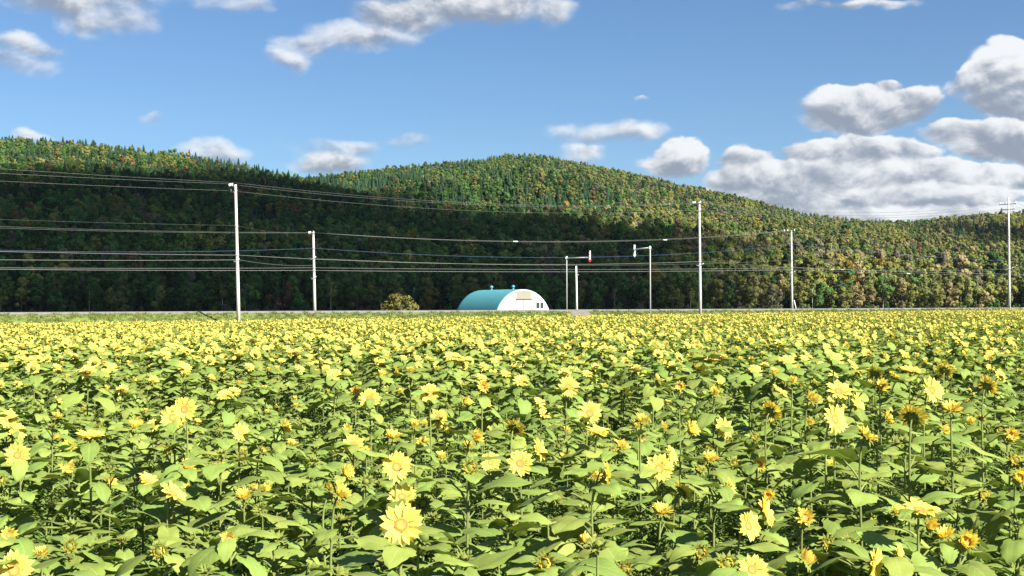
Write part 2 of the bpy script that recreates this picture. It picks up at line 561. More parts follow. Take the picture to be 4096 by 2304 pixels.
def hills(x, y):
    x, y = np.asarray(x, float), np.asarray(y, float)
    px = CX + F * x / np.maximum(y, 1)
    hor = 1225 + (CX - px) * ROLL
    HA = np.maximum(2 + (hor - np.interp(px, SKA[:, 0], SKA[:, 1])) / F * DA - 10.0, 0)
    HB = np.maximum(2 + (hor - np.interp(px, SKB[:, 0], SKB[:, 1])) / F * DB - 10.0, 0)
    def prof(s):
        up = np.clip(s, 0, 1)
        return np.where(s < 1, 0.75 * up + 0.25 * np.sin(up * math.pi / 2) , np.maximum(1 - (s - 1) * 1.1, 0.0))
    za = HA * prof((y - D0) / (DA - D0))
    zb = HB * prof((y - D0) / (DB - D0)) ** 1.08
    z = np.maximum(za, zb)
    r = sum(a * np.sin(fx * x + fy * y + ph) for fx, fy, ph, a in _rough)
    s = np.clip((y - D0) / 250, 0, 1)
    near_ridge = np.where(za > zb, np.abs(y - DA) / 250, np.abs(y - DB) / 300)
    return z + r * s * np.clip(near_ridge, 0.12, 1.0) - np.clip((D0 + 20 - y) / 40, 0, 1) * 3.0


nx_, ny_ = 130, 90
ys_ = np.linspace(480, 2600, ny_)
us_ = np.linspace(-0.85, 0.85, nx_)
V, Fc = [], []
for yv in ys_:
    xv = us_ * yv
    zz = hills(xv, np.full(nx_, yv))
    V += list(zip(xv.tolist(), [float(yv)] * nx_, zz.tolist()))
for j in range(ny_ - 1):
    for i in range(nx_ - 1):
        Fc.append((j * nx_ + i, j * nx_ + i + 1, (j + 1) * nx_ + i + 1, (j + 1) * nx_ + i))
tag(link('hills', MB().add(V, Fc).mesh('hills', M_hill)), kind='structure')


# ------------------------------------------------------------------ the cloud that shades the left hill
def hit_hill(px, py):
    d = ray(px, py)
    for Y in np.arange(360, 2200, 8.0):
        p = EYE + d * (Y / d.y)
        gz = float(hills(p.x, Y)) + 8 if Y > D0 - 10 else 0.0
        if p.z <= gz:
            return Vector((p.x, Y, p.z))
    return None


CLOUD_Z = 1600.0


def lift(p):
    return p + SUN * ((CLOUD_Z - p.z) / SUN.z)


def in_poly(x, y, P):
    c = False
    for i in range(len(P)):
        x0, y0 = P[i]; x1, y1 = P[i - 1]
        if (y0 > y) != (y1 > y) and x < (x1 - x0) * (y - y0) / (y1 - y0) + x0:
            c = not c
    return c


def edge_dist(x, y, P):
    best = 1e9
    for i in range(len(P)):
        a = Vector(P[i - 1]); b_ = Vector(P[i]); p = Vector((x, y))
        t = max(0, min(1, (p - a).dot(b_ - a) / max((b_ - a).length_squared, 1e-9)))
        best = min(best, (p - (a + (b_ - a) * t)).length)
    return best


def ico(level):
    t = (1 + 5 ** .5) / 2
    V = [(-1, t, 0), (1, t, 0), (-1, -t, 0), (1, -t, 0), (0, -1, t), (0, 1, t), (0, -1, -t), (0, 1, -t), (t, 0, -1), (t, 0, 1), (-t, 0, -1), (-t, 0, 1)]
    V = [Vector(v).normalized() for v in V]
    Fc = [(0, 11, 5), (0, 5, 1), (0, 1, 7), (0, 7, 10), (0, 10, 11), (1, 5, 9), (5, 11, 4), (11, 10, 2), (10, 7, 6), (7, 1, 8), (3, 9, 4), (3, 4, 2), (3, 2, 6), (3, 6, 8), (3, 8, 9), (4, 9, 5), (2, 4, 11), (6, 2, 10), (8, 6, 7), (9, 8, 1)]
    for _ in range(level):
        cache, nf = {}, []
        def mid(a, b_):
            k = (min(a, b_), max(a, b_))
            if k not in cache:
                V.append(((V[a] + V[b_]) / 2).normalized()); cache[k] = len(V) - 1
            return cache[k]
        for a, b_, c in Fc:
            ab, bc, ca = mid(a, b_), mid(b_, c), mid(c, a)
            nf += [(a, ab, ca), (b_, bc, ab), (c, ca, bc), (ab, bc, ca)]
        Fc = nf
    return np.array([tuple(v) for v in V]), Fc


ICO1, ICO1F = ico(1)
ICO2, ICO2F = ico(2)
SHADE = [
    ([(-900, 730), (-300, 700), (0, 690), (300, 672), (520, 672), (700, 700), (820, 668), (1000, 690), (1180, 722), (1300, 742), (1500, 770), (1800, 812), (2100, 845), (2330, 888), (2560, 930), (2760, 950), (2950, 970), (3060, 1000), (3110, 1060), (3130, 1120), (3140, 1180)],
     [(3140, 1232, 520), (3000, 1236, 380), (2000, 1238, 350), (500, 1240, 330), (-900, 1246, 330)]),
    ([(3640, 912), (3800, 902), (4000, 898), (4400, 880), (4800, 880), (4800, 960), (4300, 975), (4100, 985), (3950, 960), (3780, 945)], []),
]
for up, low in SHADE:
    P = []
    for px, py in up:
        h = hit_hill(px, py)
        if h is not None:
            P.append(lift(h))
    for px, py, Y in low:
        P.append(lift(at_y(px, py, Y)))
    P = [(p.x, p.y) for p in P]
    x0, x1 = min(p[0] for p in P), max(p[0] for p in P)
    y0, y1 = min(p[1] for p in P), max(p[1] for p in P)
    b = MB()
    st = 24.0
    for gx in np.arange(x0, x1, st):
        for gy in np.arange(y0, y1, st):
            X, Y = gx + random.uniform(-8, 8), gy + random.uniform(-8, 8)
            if not in_poly(X, Y, P):
                continue
            e = edge_dist(X, Y, P)
            r = min(16 + 0.5 * e, 38) * random.uniform(0.75, 1.15)
            if e < 60 and random.random() < 0.55 * (1 - e / 60):
                continue
            zz = CLOUD_Z + random.uniform(0, min(10 + e * 0.6, 90)) * 0.5
            b.add(ICO1 * np.array([r, r, r * random.uniform(0.6, 0.95)]) + np.array([X, Y, zz]), ICO1F)
    tag(link('cloud', b.mesh('cloud', M_cloud)), kind='structure')

# ------------------------------------------------------------------ utility poles
PERP = Vector((ND.x, ND.y, 0))                 # across the road, away from the camera
ALONG = Vector((TD.x, TD.y, 0))
LINE = {}                                       # pole foot positions


def xy_on(px, n_):
    """point on the ground line n = n_ that stands in the photo column px (at the horizon)"""
    u = (px - CX) / F
    y = n_ / (u * ND.x + ND.y)
    return Vector((u * y, y, 0))


def z_at(px, py, Y):
    return at_y(px, py, Y).z


def insulator(parent, pos, h=0.24, r=0.075):
    V_, F_ = lathe([(r * .4, 0), (r * .5, h * .15), (r, h * .3), (r * .75, h * .42), (r * 1.05, h * .62), (r * .8, h * .85), (r * .4, h)], 8)
    return link('insulator', MB().add(V_, F_).mesh('insulator', M_porcelain), parent, Matrix.Translation(pos))


def build_pole(label, foot_px, top_px, n_, top_y, r0, r1, bolts, arms, brackets, collars):
    """arms: (photo row, [insulator offsets across], from, to); brackets: photo rows; collars: photo rows"""
    base = xy_on(foot_px, n_)
    Y = base.y
    gz = ground_z(base.x, Y)
    top = at_y(top_px, top_y, Y)
    root = empty('utility_pole', (base.x, Y, gz))
    tag(root, label, 'utility pole', 'concrete utility poles along the road')
    tl = Vector((top.x - base.x, 0, top.z - gz))
    H = tl.z
    ax = lambda z: Vector((tl.x * z / H, 0, z))
    V_, F_ = tube([ax(0), ax(H * .33), ax(H * .66), ax(H)], [r0, r0 + (r1 - r0) * .33, r0 + (r1 - r0) * .66, r1], 14)
    link('shaft', MB().add(V_, F_).mesh('shaft', M_concrete), root)
    rad = lambda z: r0 + (r1 - r0) * z / H
    ZZ = lambda row: z_at(foot_px, row, Y) - gz
    for row, offs, a, c in arms:
        z = ZZ(row)
        p = ax(z) + Vector((0, -0.0, 0))
        side = -ALONG * (rad(z) + 0.05)
        pts = [p + side + PERP * a, p + side + PERP * c]
        V_, F_ = tube(pts, 0.05, 4)
        link('crossarm', MB().add(V_, F_).mesh('crossarm', M_arm, False), root)
        for o in offs:
            insulator(root, p + side + PERP * o + Vector((0, 0, 0.05)))
    for row in brackets:
        z = ZZ(row)
        p = ax(z)
        pts = [p - PERP * 0.75 + Vector((0, 0, .22)), p - PERP * 0.5 + Vector((0, 0, .06)), p - PERP * 0.2 - Vector((0, 0, .04)), p + PERP * .25 + Vector((0, 0, 0)), p + PERP * 0.45 + Vector((0, 0, .18))]
        pts = [q_ - ALONG * (rad(z) + 0.03) for q_ in pts]
        V_, F_ = tube(pts, 0.045, 6)
        link('cable_bracket', MB().add(V_, F_).mesh('cable_bracket', M_white), root)
    for row in collars:
        z = ZZ(row)
        V_, F_ = lathe([(rad(z) + .03, -.06), (rad(z) + .035, 0), (rad(z) + .03, .06)], 14)
        link('band', MB().add(V_, F_).mesh('band', M_galv), root, Matrix.Translation(ax(z)))
    bm_ = None
    for i in range(bolts):
        z = 1.9 + i * 0.45
        if z > H - 1.6:
            break
        sgn = 1 if i % 2 else -1
        if bm_ is None:
            V_, F_ = tube([(0, 0, 0), (0.17, 0, 0)], 0.017, 5)
            bm_ = MB().add(V_, F_).mesh('step_bolt', M_galv)
        Mx = Matrix.Translation(ax(z) + PERP * (-sgn) * rad(z) * 0.9) @ (Matrix.Rotation(math.atan2(-sgn * PERP.y, -sgn * PERP.x), 4, 'Z'))
        link('step_bolt', bm_, root, Mx)
    return dict(base=base, gz=gz, px=foot_px, Y=Y, root=root, lean=tl.x / H)


N1, N2 = 114.2, 129.6
P1 = build_pole('tall white concrete pole at the field edge, leaning, three insulators on one side', 955, 942, N1, 738, .175, .105, 24,
                [(745, [0.35, .72, 1.0], -0.05, 1.1), (768, [.62], 0, .7)], [1046], [905, 1020, 700 + 62])
P3 = build_pole('tall concrete pole just beyond the double-armed snow posts, two bracketed wire levels', 2801, 2797, N1, 808, .175, .105, 24,
                [(815, [0.55, .85, -0.35], -.45, .95), (845, [-.35], -.45, 0)], [1062], [946, 1046])
P4 = build_pole('tallest concrete pole with two long shade-darkened crossarms against the clouds', 4037, 4034, N1, 790, .175, .11, 22,
                [(817, [1.15, 0.45, -.35, -1.2], -1.3, 1.3), (838, [.95, -1.0], -1.1, 1.1)], [1076], [945, 1075])
P2 = build_pole('shorter concrete pole on the far road side, first left of the teal shed', 1259, 1253, N2, 928, .165, .10, 18,
                [(936, [0.35, .7, -0.35], -.45, .8)], [1036, 1115], [994, 1071, 1082])
P5 = build_pole('slender concrete pole on the far road side beside a short leaning white stub', 3168, 3165, N2, 922, .15, .10, 18,
                [(926, [1.1, .5, -.7], -.8, 1.2)], [1092], [978, 1071, 1080])

# stub that guards the stay wire
bp_ = xy_on(3187, N2)
bp_.z = ground_z(bp_.x, bp_.y)
V_, F_ = tube([(-.36, 0, 1.62), (0, 0, 0)], .06, 8)
tag(link('guy_guard', MB().add(V_, F_).mesh('guy_guard', M_white), None, Matrix.Translation(bp_)), 'short white leaning guy wire guard beside the slender far pole', 'guy guard')

# ------------------------------------------------------------------ wires
def pole_pt(P, L, row):
    z = z_at(P['px'], row, P['Y'])
    b_ = P['base']
    return Vector((b_.x + P['lean'] * (z - P['gz']), b_.y, z)) + PERP * L


WIRES = []


def wire(label, A, B, sag, r, m, closures=()):
    pts = []
    n = 28
    for i in range(n + 1):
        s = i / n
        p = A.lerp(B, s)
        p.z -= 4 * sag * s * (1 - s)
        pts.append(p)
    V_, F_ = tube(pts, r, 5)
    o = link('overhead_wire', MB().add(V_, F_).mesh('overhead_wire', m))
    tag(o, label, 'wire', 'overhead wires along the road')
    for s in closures:
        p = A.lerp(B, s)
        p.z -= 4 * sag * s * (1 - s)
        d = (B - A).normalized()
        V_, F_ = tube([p - d * .32, p - d * .26, p + d * .26, p + d * .32], [.02, .05, .05, .02], 8)
        link('splice_closure', MB().add(V_, F_).mesh('splice_closure', M_porcelain), o)
    return o


def wire_off(label, P, L, row, edge_px, edge_row, span, sag, r, m, closures=()):
    """wire that leaves the picture: it passes edge_row where the photo ends and hangs on to the next support"""
    A = pole_pt(P, L, row)
    sgn = -1 if edge_px < P['px'] else 1
    d = ALONG * sgn
    u = (edge_px - CX) / F
    s = (u * A.y - A.x) / (d.x - u * d.y)
    ze = z_at(edge_px, edge_row, A.y + d.y * s)
    f = s / span
    zB = (ze + 4 * sag * f * (1 - f) - A.z * (1 - f)) / f
    B = A + d * span
    B.z = zB
    return wire(label, A, B, sag, r, m, closures)


hv, pc = 0.008, 0.0105
wire_off('upper grey wire running off from the leaning white pole top', P1, .35, 729, 0, 675, 54, .35, hv, M_wire)
wire_off('middle grey wire running off from the leaning white pole top', P1, 1.0, 732, 0, 693, 54, .35, hv, M_wire)
wire_off('lowest grey top wire running off from the leaning white pole', P1, .62, 761, 0, 724, 54, .35, hv, M_wire)
wire('upper grey wire sagging between the two tall field-edge poles', pole_pt(P1, .35, 729), pole_pt(P3, .55, 808), 1.0, hv, M_wire)
wire('second grey wire sagging between the two tall field-edge poles', pole_pt(P1, 1.0, 734), pole_pt(P3, -.35, 812), 1.05, hv, M_wire)
wire('lower single grey wire sagging between the two tall field-edge poles', pole_pt(P1, .62, 761), pole_pt(P3, -.35, 840), 1.0, hv, M_wire)
wire('highest dark wire sagging across the clouds to the double crossarm pole', pole_pt(P3, .55, 809), pole_pt(P4, 1.15, 813), 1.15, .014, M_dkwire)
wire('second dark wire sagging across the clouds to the double crossarm pole', pole_pt(P3, -.35, 811), pole_pt(P4, .45, 815), 1.5, .014, M_dkwire)
wire('third dark wire below the clouds to the lower crossarm', pole_pt(P3, -.35, 838), pole_pt(P4, .95, 835), 1.05, .014, M_dkwire)
wire('lowest dark wire below the clouds to the lower crossarm', pole_pt(P3, -.35, 842), pole_pt(P4, -1.0, 836), 1.35, .014, M_dkwire)
for i, (L, r0_, e) in enumerate(((-1.2, 811, 822), (.45, 816, 834), (-1.0, 833, 843), (.95, 837, 853))):
    wire_off(('topmost', 'second', 'third', 'lowest')[i] + ' dark wire falling away past the double crossarm pole out of view', P4, L, r0_, 4096, e, 58, .7, .014, M_dkwire)
wire_off('thin greenish wire above the white pair, meeting the leaning pole mid-height', P1, 0, 902, 0, 878, 54, .3, hv, M_dkwire)
wire('thin greenish tie wire between the leaning pole and the far pole top', pole_pt(P1, 0, 903), pole_pt(P2, .35, 930), .25, hv, M_dkwire)
wire_off('upper pale wire of the close pair passing behind the leaning pole', P2, .7, 929, 0, 906, 70, .7, hv, M_wire, (.55,))
wire_off('lower pale wire of the close pair passing behind the leaning pole', P2, -.35, 932, 0, 912, 70, .75, hv, M_wire)
wire('upper pale wire sagging above the teal shed between the far poles', pole_pt(P2, .7, 928), pole_pt(P5, 1.1, 921), 1.15, hv, M_wire)
wire('middle pale wire above the teal shed carrying a white sleeve', pole_pt(P2, .35, 929), pole_pt(P5, .5, 921), 1.2, hv, M_wire, (.37,))
wire('lower pale wire above the teal shed carrying a sleeve near its end', pole_pt(P2, -.35, 931), pole_pt(P5, -.7, 922), 1.25, hv, M_wire, (.68,))
wire_off('blue cable dipping towards the leaning pole out of view', P2, -.2, 993, 0, 1001, 70, 1.3, .010, M_blue)
wire('blue cable sagging above the teal shed', pole_pt(P2, -.2, 993), pole_pt(P5, -.2, 978), 1.3, .010, M_blue)
wire_off('blue cable sloping down past the slender far pole', P5, -.2, 978, 4096, 1048, 75, .6, .010, M_blue)
wire_off('pale cable ending at the leaning pole arm above its curved bracket', P1, -.3, 1021, 0, 1006, 54, .25, .009, M_cable)
wire('pale cable between the leaning pole and the pole beyond the snow posts', pole_pt(P1, -.3, 1021), pole_pt(P3, -.3, 1046), .55, .009, M_cable)
wire('pale cable from the pole beyond the snow posts to the bracketed crossarm pole', pole_pt(P3, -.3, 1046), pole_pt(P4, -.3, 1076), .55, .018, M_dkwire)
wire_off('thin pale cable ending at the leaning pole curved bracket', P1, -.6, 1040, 0, 1039, 54, .35, .009, M_cable)
wire('thin pale cable from the curved bracket across to the far pole', pole_pt(P1, -.6, 1041), pole_pt(P2, -.3, 1061), .2, .015, M_wire)
wire('faint dark cable from the far pole over the shed to the slender pole', pole_pt(P2, -.3, 1034), pole_pt(P5, -.3, 1040), .7, .015, M_dkwire)
wire_off('upper of the two bright white cables left of the far pole', P2, -.15, 1071, 0, 1071, 70, .3, pc * .8, M_cable)
wire_off('lower of the two bright white cables left of the far pole', P2, -.3, 1082, 0, 1077, 70, .25, pc, M_cable)
wire('upper of the two bright white cables above the teal shed', pole_pt(P2, -.15, 1071), pole_pt(P5, -.15, 1071), .2, pc * .8, M_cable)
wire('lower of the two bright white cables above the teal shed', pole_pt(P2, -.3, 1082), pole_pt(P5, -.3, 1079), .2, pc, M_cable)
wire_off('upper white cable past the slender far pole with two closures', P5, -.15, 1071, 4096, 1098, 75, .2, pc * .8, M_cable, (.10, .125))
wire_off('lower white cable past the slender far pole with a closure', P5, -.3, 1080, 4096, 1103, 75, .25, pc, M_wire, (.3,))

# ------------------------------------------------------------------ snow posts with arms and the plain post
def snow_post(label, px, n_, top_row, r, arm, arm_row0, arm_px1, arm_row1, mk_top, mk_bot, red):
    base = xy_on(px, n_)
    gz = ground_z(base.x, base.y)
    H = z_at(px, top_row, base.y) - gz
    root = empty('snow_post', (base.x, base.y, gz))
    tag(root, label, 'snow post', 'snow guide posts with an arm over the road')
    V_, F_ = lathe([(r, 0), (r, H * .97), (r * 1.35, H * .975), (r * 1.3, H - .02), (r * .8, H)], 10)
    link('post', MB().add(V_, F_).mesh('post', M_white), root)
    sgn = -1 if arm_px1 > px else 1
    # arm length from the photo: it runs across the road
    u = (arm_px1 - CX) / F
    d = PERP * sgn
    L = (u * base.y - base.x) / (d.x - u * d.y)
    e = Vector((base.x, base.y, 0)) + d * L
    z0 = z_at(px, arm_row0, base.y) - gz
    z1 = z_at(arm_px1, arm_row1, e.y) - gz
    A, B = Vector((0, 0, z0)), d * L + Vector((0, 0, z1))
    V_, F_ = tube([A, B], .062, 8)
    link('arm', MB().add(V_, F_).mesh('arm', M_white), root)
    V_, F_ = box(0, 0, z0, .22, .22, .2)
    link('clamp', MB().add(V_, F_).mesh('clamp', M_white, False), root)
    zt = z_at(arm_px1, mk_top, e.y) - gz
    zb = z_at(arm_px1, mk_bot, e.y) - gz
    zc = zb + (zt - zb) * .24
    w, th = .085, .03
    mk = MB()
    V_, F_ = box(0, 0, 0, 2 * w, th, zt - zc)
    mk.add(V_, F_)
    mM = Matrix.Translation(B + d * 0.07 - Vector((0, 0, B.z)) + Vector((0, 0, (zt + zc) / 2)))
    mo = link('marker_plate', mk.mesh('marker_plate', M_white, False), root, mM)
    if red:
        for zz in (.42, .05, -.28):
            V_, F_ = box(-w * .55, -.0, zz * (zt - zc), w * .8, th + .012, (zt - zc) * .17)
            link('red_band', MB().add(V_, F_).mesh('red_band', M_red, False), mo)
    # arrow head
    V_ = [(-2.0 * w, -th, 0), (2.0 * w, -th, 0), (w * 1.6, -th, -(zc - zb) * .45), (0, -th, -(zc - zb)), (-w * 1.6, -th, -(zc - zb) * .45)]
    V_ += [(x, th, z) for x, _, z in V_]
    F_ = [(4, 3, 2, 1, 0), (5, 6, 7, 8, 9)] + [(i, (i + 1) % 5, 5 + (i + 1) % 5, 5 + i) for i in range(5)]
    link('arrow_head', MB().add(V_, F_).mesh('arrow_head', M_red if red else M_galv, False), root, Matrix.Translation(B + d * 0.07 - Vector((0, 0, B.z)) + Vector((0, 0, zc - .004))))


snow_post('white snow post whose arm carries a red tipped down arrow', 2267, N2 - .8, 1025, .062, 0, 1032, 2359, 1030, 1002, 1049, True)
snow_post('white snow post at the field edge, arm carrying a plain grey arrow', 2601, 114.0, 984, .066, 0, 991, 2541, 997, 979, 1029, False)
bp_ = xy_on(2307, N2 + 1.0)
gz_ = ground_z(bp_.x, bp_.y)
H_ = z_at(2305, 1064, bp_.y) - gz_
root = empty('concrete_post', (bp_.x, bp_.y, gz_))
tag(root, 'plain thick white post with a slanted top and no arm or wires', 'post')
V_, F_ = tube([(0, 0, 0), (-.02, 0, H_ * .5), (-.06, 0, H_)], [.125, .105, .09], 10)
link('shaft', MB().add(V_, F_).mesh('shaft', M_white), root)
V_, F_ = tube([(.07, -.05, H_ - 1.1), (.2, -.05, H_ - 1.05), (.22, -.05, H_ - .95)], .025, 6)
link('hook', MB().add(V_, F_).mesh('hook', M_galv), root)

# ------------------------------------------------------------------ arched shed
SHY = 200.0
FX = at_y(2094, 1238, SHY)
SA = PERP.copy()                                # axis, front faces the road and the camera
SW = ALONG.copy()                               # width direction, to the right
SZ = 0.35
aW = 4.42
aH = z_at(2094, 1157, SHY) - SZ
SL = 10.7
shed = empty('arched_shed', (FX.x, SHY, SZ))
tag(shed, 'teal arched shed with a white front wall across the road', 'shed')
SM = Matrix(((SW.x, SA.x, 0), (SW.y, SA.y, 0), (0, 0, 1))).to_4x4()   # x: width, y: depth, z: up
nseg, th = 40, .10
AC = -.69
AR = aH - AC
aW = math.sqrt(AR * AR - AC * AC) * 1.025
_a0 = math.asin(-AC / AR)
arch = [(1.025 * AR * math.cos(_a0 + (math.pi - 2 * _a0) * i / nseg), max(0, AC + AR * math.sin(_a0 + (math.pi - 2 * _a0) * i / nseg))) for i in range(nseg + 1)]
b = MB()
nl = 34
V, Fc = [], []
for j in range(nl + 1):
    y = -.02 + (SL + .04) * j / nl
    rib = .0 if j % 2 or j in (0, nl) else .018
    for a, z in arch:
        V.append((a * (1 + rib / aW), y, z * (1 + rib / aH)))
w_ = nseg + 1
for j in range(nl):
    for i in range(nseg):
        Fc.append((j * w_ + i, j * w_ + i + 1, (j + 1) * w_ + i + 1, (j + 1) * w_ + i))
o0 = len(V)
for y in (-.02, SL + .02):
    for a, z in arch:
        V.append((a * .99, y, z * .99))
for i in range(nseg):
    Fc.append((o0 + i, o0 + i + 1, i + 1, i))
    Fc.append((nl * w_ + i, nl * w_ + i + 1, o0 + w_ + i + 1, o0 + w_ + i))
b.add(V, Fc)
link('roof', b.mesh('roof', M_teal), shed, SM)


def arch_z(x, k=.975):
    x = x / 1.025
    return (AC + math.sqrt(max(0, AR * AR - x * x))) * k


def end_wall(y, facing):
    V, Fc = [(0, y, 0)], []
    for a, z in arch:
        V.append((a * .994, y - .004, z * .994))
    for i in range(1, nseg + 1):
        Fc.append((0, i, i + 1) if facing < 0 else (0, i + 1, i))
    n0 = len(V)
    V += [(x, y - facing * .08, z) for x, _, z in V]
    Fc += [tuple(n0 + i for i in reversed(f)) for f in Fc]
    for i in range(1, nseg + 1):
        Fc.append((i, i + 1, n0 + i + 1, n0 + i))
    return MB().add(V, Fc).mesh('end_wall', M_white, False)


link('end_wall', end_wall(0.0, -1), shed, SM)
link('end_wall', end_wall(SL, 1), shed, SM)
kx = F / SHY * SW.x                              # photo pixels per metre of front width (about)
fx = lambda px: (px - 2094) / kx * 0.985
fz = lambda row: z_at(2094, row, SHY) - SZ
x0, x1 = fx(2064), fx(2125)
zr = fz(1197)
# panel above the door, of boards with shadow gaps
nb = 9
zt_ = aH * .93
for i in range(nb):
    za, zb_ = zr + .06 + (aH - zr - .1) * i / nb, zr + .06 + (aH - zr - .1) * (i + 1) / nb - .02
    xa, xb = x0, x1
    pts = []
    for x in np.linspace(xa, xb, 9):
        lim = arch_z(x) - .03
        pts.append((x, min(zb_, lim)))
    if min(p[1] for p in pts) <= za + .01:
        pts = [(x, z) for x, z in pts if z > za + .02]
    if len(pts) < 2:
        continue
    V = [(x, -.05, za) for x, z in pts] + [(x, -.05, z) for x, z in pts]
    k = len(pts)
    Fc = [(j, j + 1, k + j + 1, k + j) for j in range(k - 1)]
    V += [(x, 0.01, z) for x, _, z in V]
    Fc += [tuple(2 * k + q_ for q_ in reversed(f)) for f in Fc]
    Fc += [(j + 1, j, 2 * k + j, 2 * k + j + 1) for j in range(k - 1)] + [(k + j, k + j + 1, 3 * k + j + 1, 3 * k + j) for j in range(k - 1)]
    Fc += [(0, k, 3 * k, 2 * k), (k - 1, 3 * k - 1, 4 * k - 1, 2 * k - 1)]
    link('cladding_board', MB().add(V, Fc).mesh('cladding_board', M_cream, False), shed, SM)
V_, F_ = box((x0 + x1) / 2, -.09, zr, x1 - x0 + .14, .14, .12)
link('door_rail', MB().add(V_, F_).mesh('door_rail', M_dark, False), shed, SM)
xm = fx(2093)
for xa, xb in ((x0, xm - .03), (xm + .03, x1)):
    V_, F_ = box((xa + xb) / 2, -.055, (zr - .05) / 2, xb - xa, .07, zr - .06)
    d_ = link('door_leaf', MB().add(V_, F_).mesh('door_leaf', M_door, False), shed, SM)
V_, F_ = box(xm, -.012, zr / 2 - .05, .055, .02, zr - .12)
link('door_seam', MB().add(V_, F_).mesh('door_seam', M_galv, False), shed, SM)
V_, F_ = box(x1 + .045, -.05, zr / 2, .075, .09, zr)
link('door_jamb', MB().add(V_, F_).mesh('door_jamb', M_dark, False), shed, SM)
wx0, wx1, wz0, wz1 = fx(2145), fx(2176), fz(1234.5), fz(1209.5)
fr = MB()
for args in (((wx0 + wx1) / 2, -.03, wz0 - .03, wx1 - wx0 + .12, .08, .06), ((wx0 + wx1) / 2, -.03, wz1 + .03, wx1 - wx0 + .12, .08, .06),
             (wx0 - .03, -.032, (wz0 + wz1) / 2, .06, .08, wz1 - wz0), (wx1 + .03, -.032, (wz0 + wz1) / 2, .06, .08, wz1 - wz0),
             ((wx0 + wx1) / 2, -.034, (wz0 + wz1) / 2, .09, .09, wz1 - wz0)):
    V_, F_ = box(*args)
    fr.add(V_, F_)
win = link('window', fr.mesh('window', M_white, False), shed, SM)
for xa, xb in ((wx0, (wx0 + wx1) / 2 - .045), ((wx0 + wx1) / 2 + .045, wx1)):
    V_, F_ = box((xa + xb) / 2, -.015, (wz0 + wz1) / 2, xb - xa, .02, wz1 - wz0)
    link('pane', MB().add(V_, F_).mesh('pane', M_glass, False), win)
for yv in (0.24, 0.77):
    vent = MB()
    V_, F_ = lathe([(.16, -.1), (.16, .18), (.12, .20), (.12, .28), (.24, .34), (.31, .46), (.31, .56), (.24, .68), (.10, .76), (.03, .78)], 12)
    vent.add(V_, F_)
    link('ventilator', vent.mesh('ventilator', M_teal), shed, SM @ Matrix.Translation((0, SL * yv, aH)) @ Matrix.Scale(.82, 4))

# ------------------------------------------------------------------ trees
TREE_COL = {
    'deep green': (0.036, 0.082, 0.027), 'green': (0.091, 0.167, 0.041), 'olive': (0.143, 0.167, 0.049), 'yellow green': (0.205, 0.216, 0.057),
    'golden yellow': (0.273, 0.205, 0.041), 'rust brown': (0.185, 0.116, 0.055), 'pale buff': (0.260, 0.225, 0.095), 'conifer': (0.041, 0.087, 0.041), 'grey brown': (0.150, 0.137, 0.085)}
M_tree = {k: mat('foliage_' + k.replace(' ', '_'), c, 0.85, var=0.24, hue=0.015, nscale=0.5, namt=0.2, trans=0.34, spec=0.1) for k, c in TREE_COL.items()}
M_bark = mat('bark', (0.10, 0.085, 0.065), 0.9, nscale=3, namt=0.2)
M_birch = mat('birch_bark', (0.50, 0.47, 0.42), 0.8, nscale=2, namt=0.2)


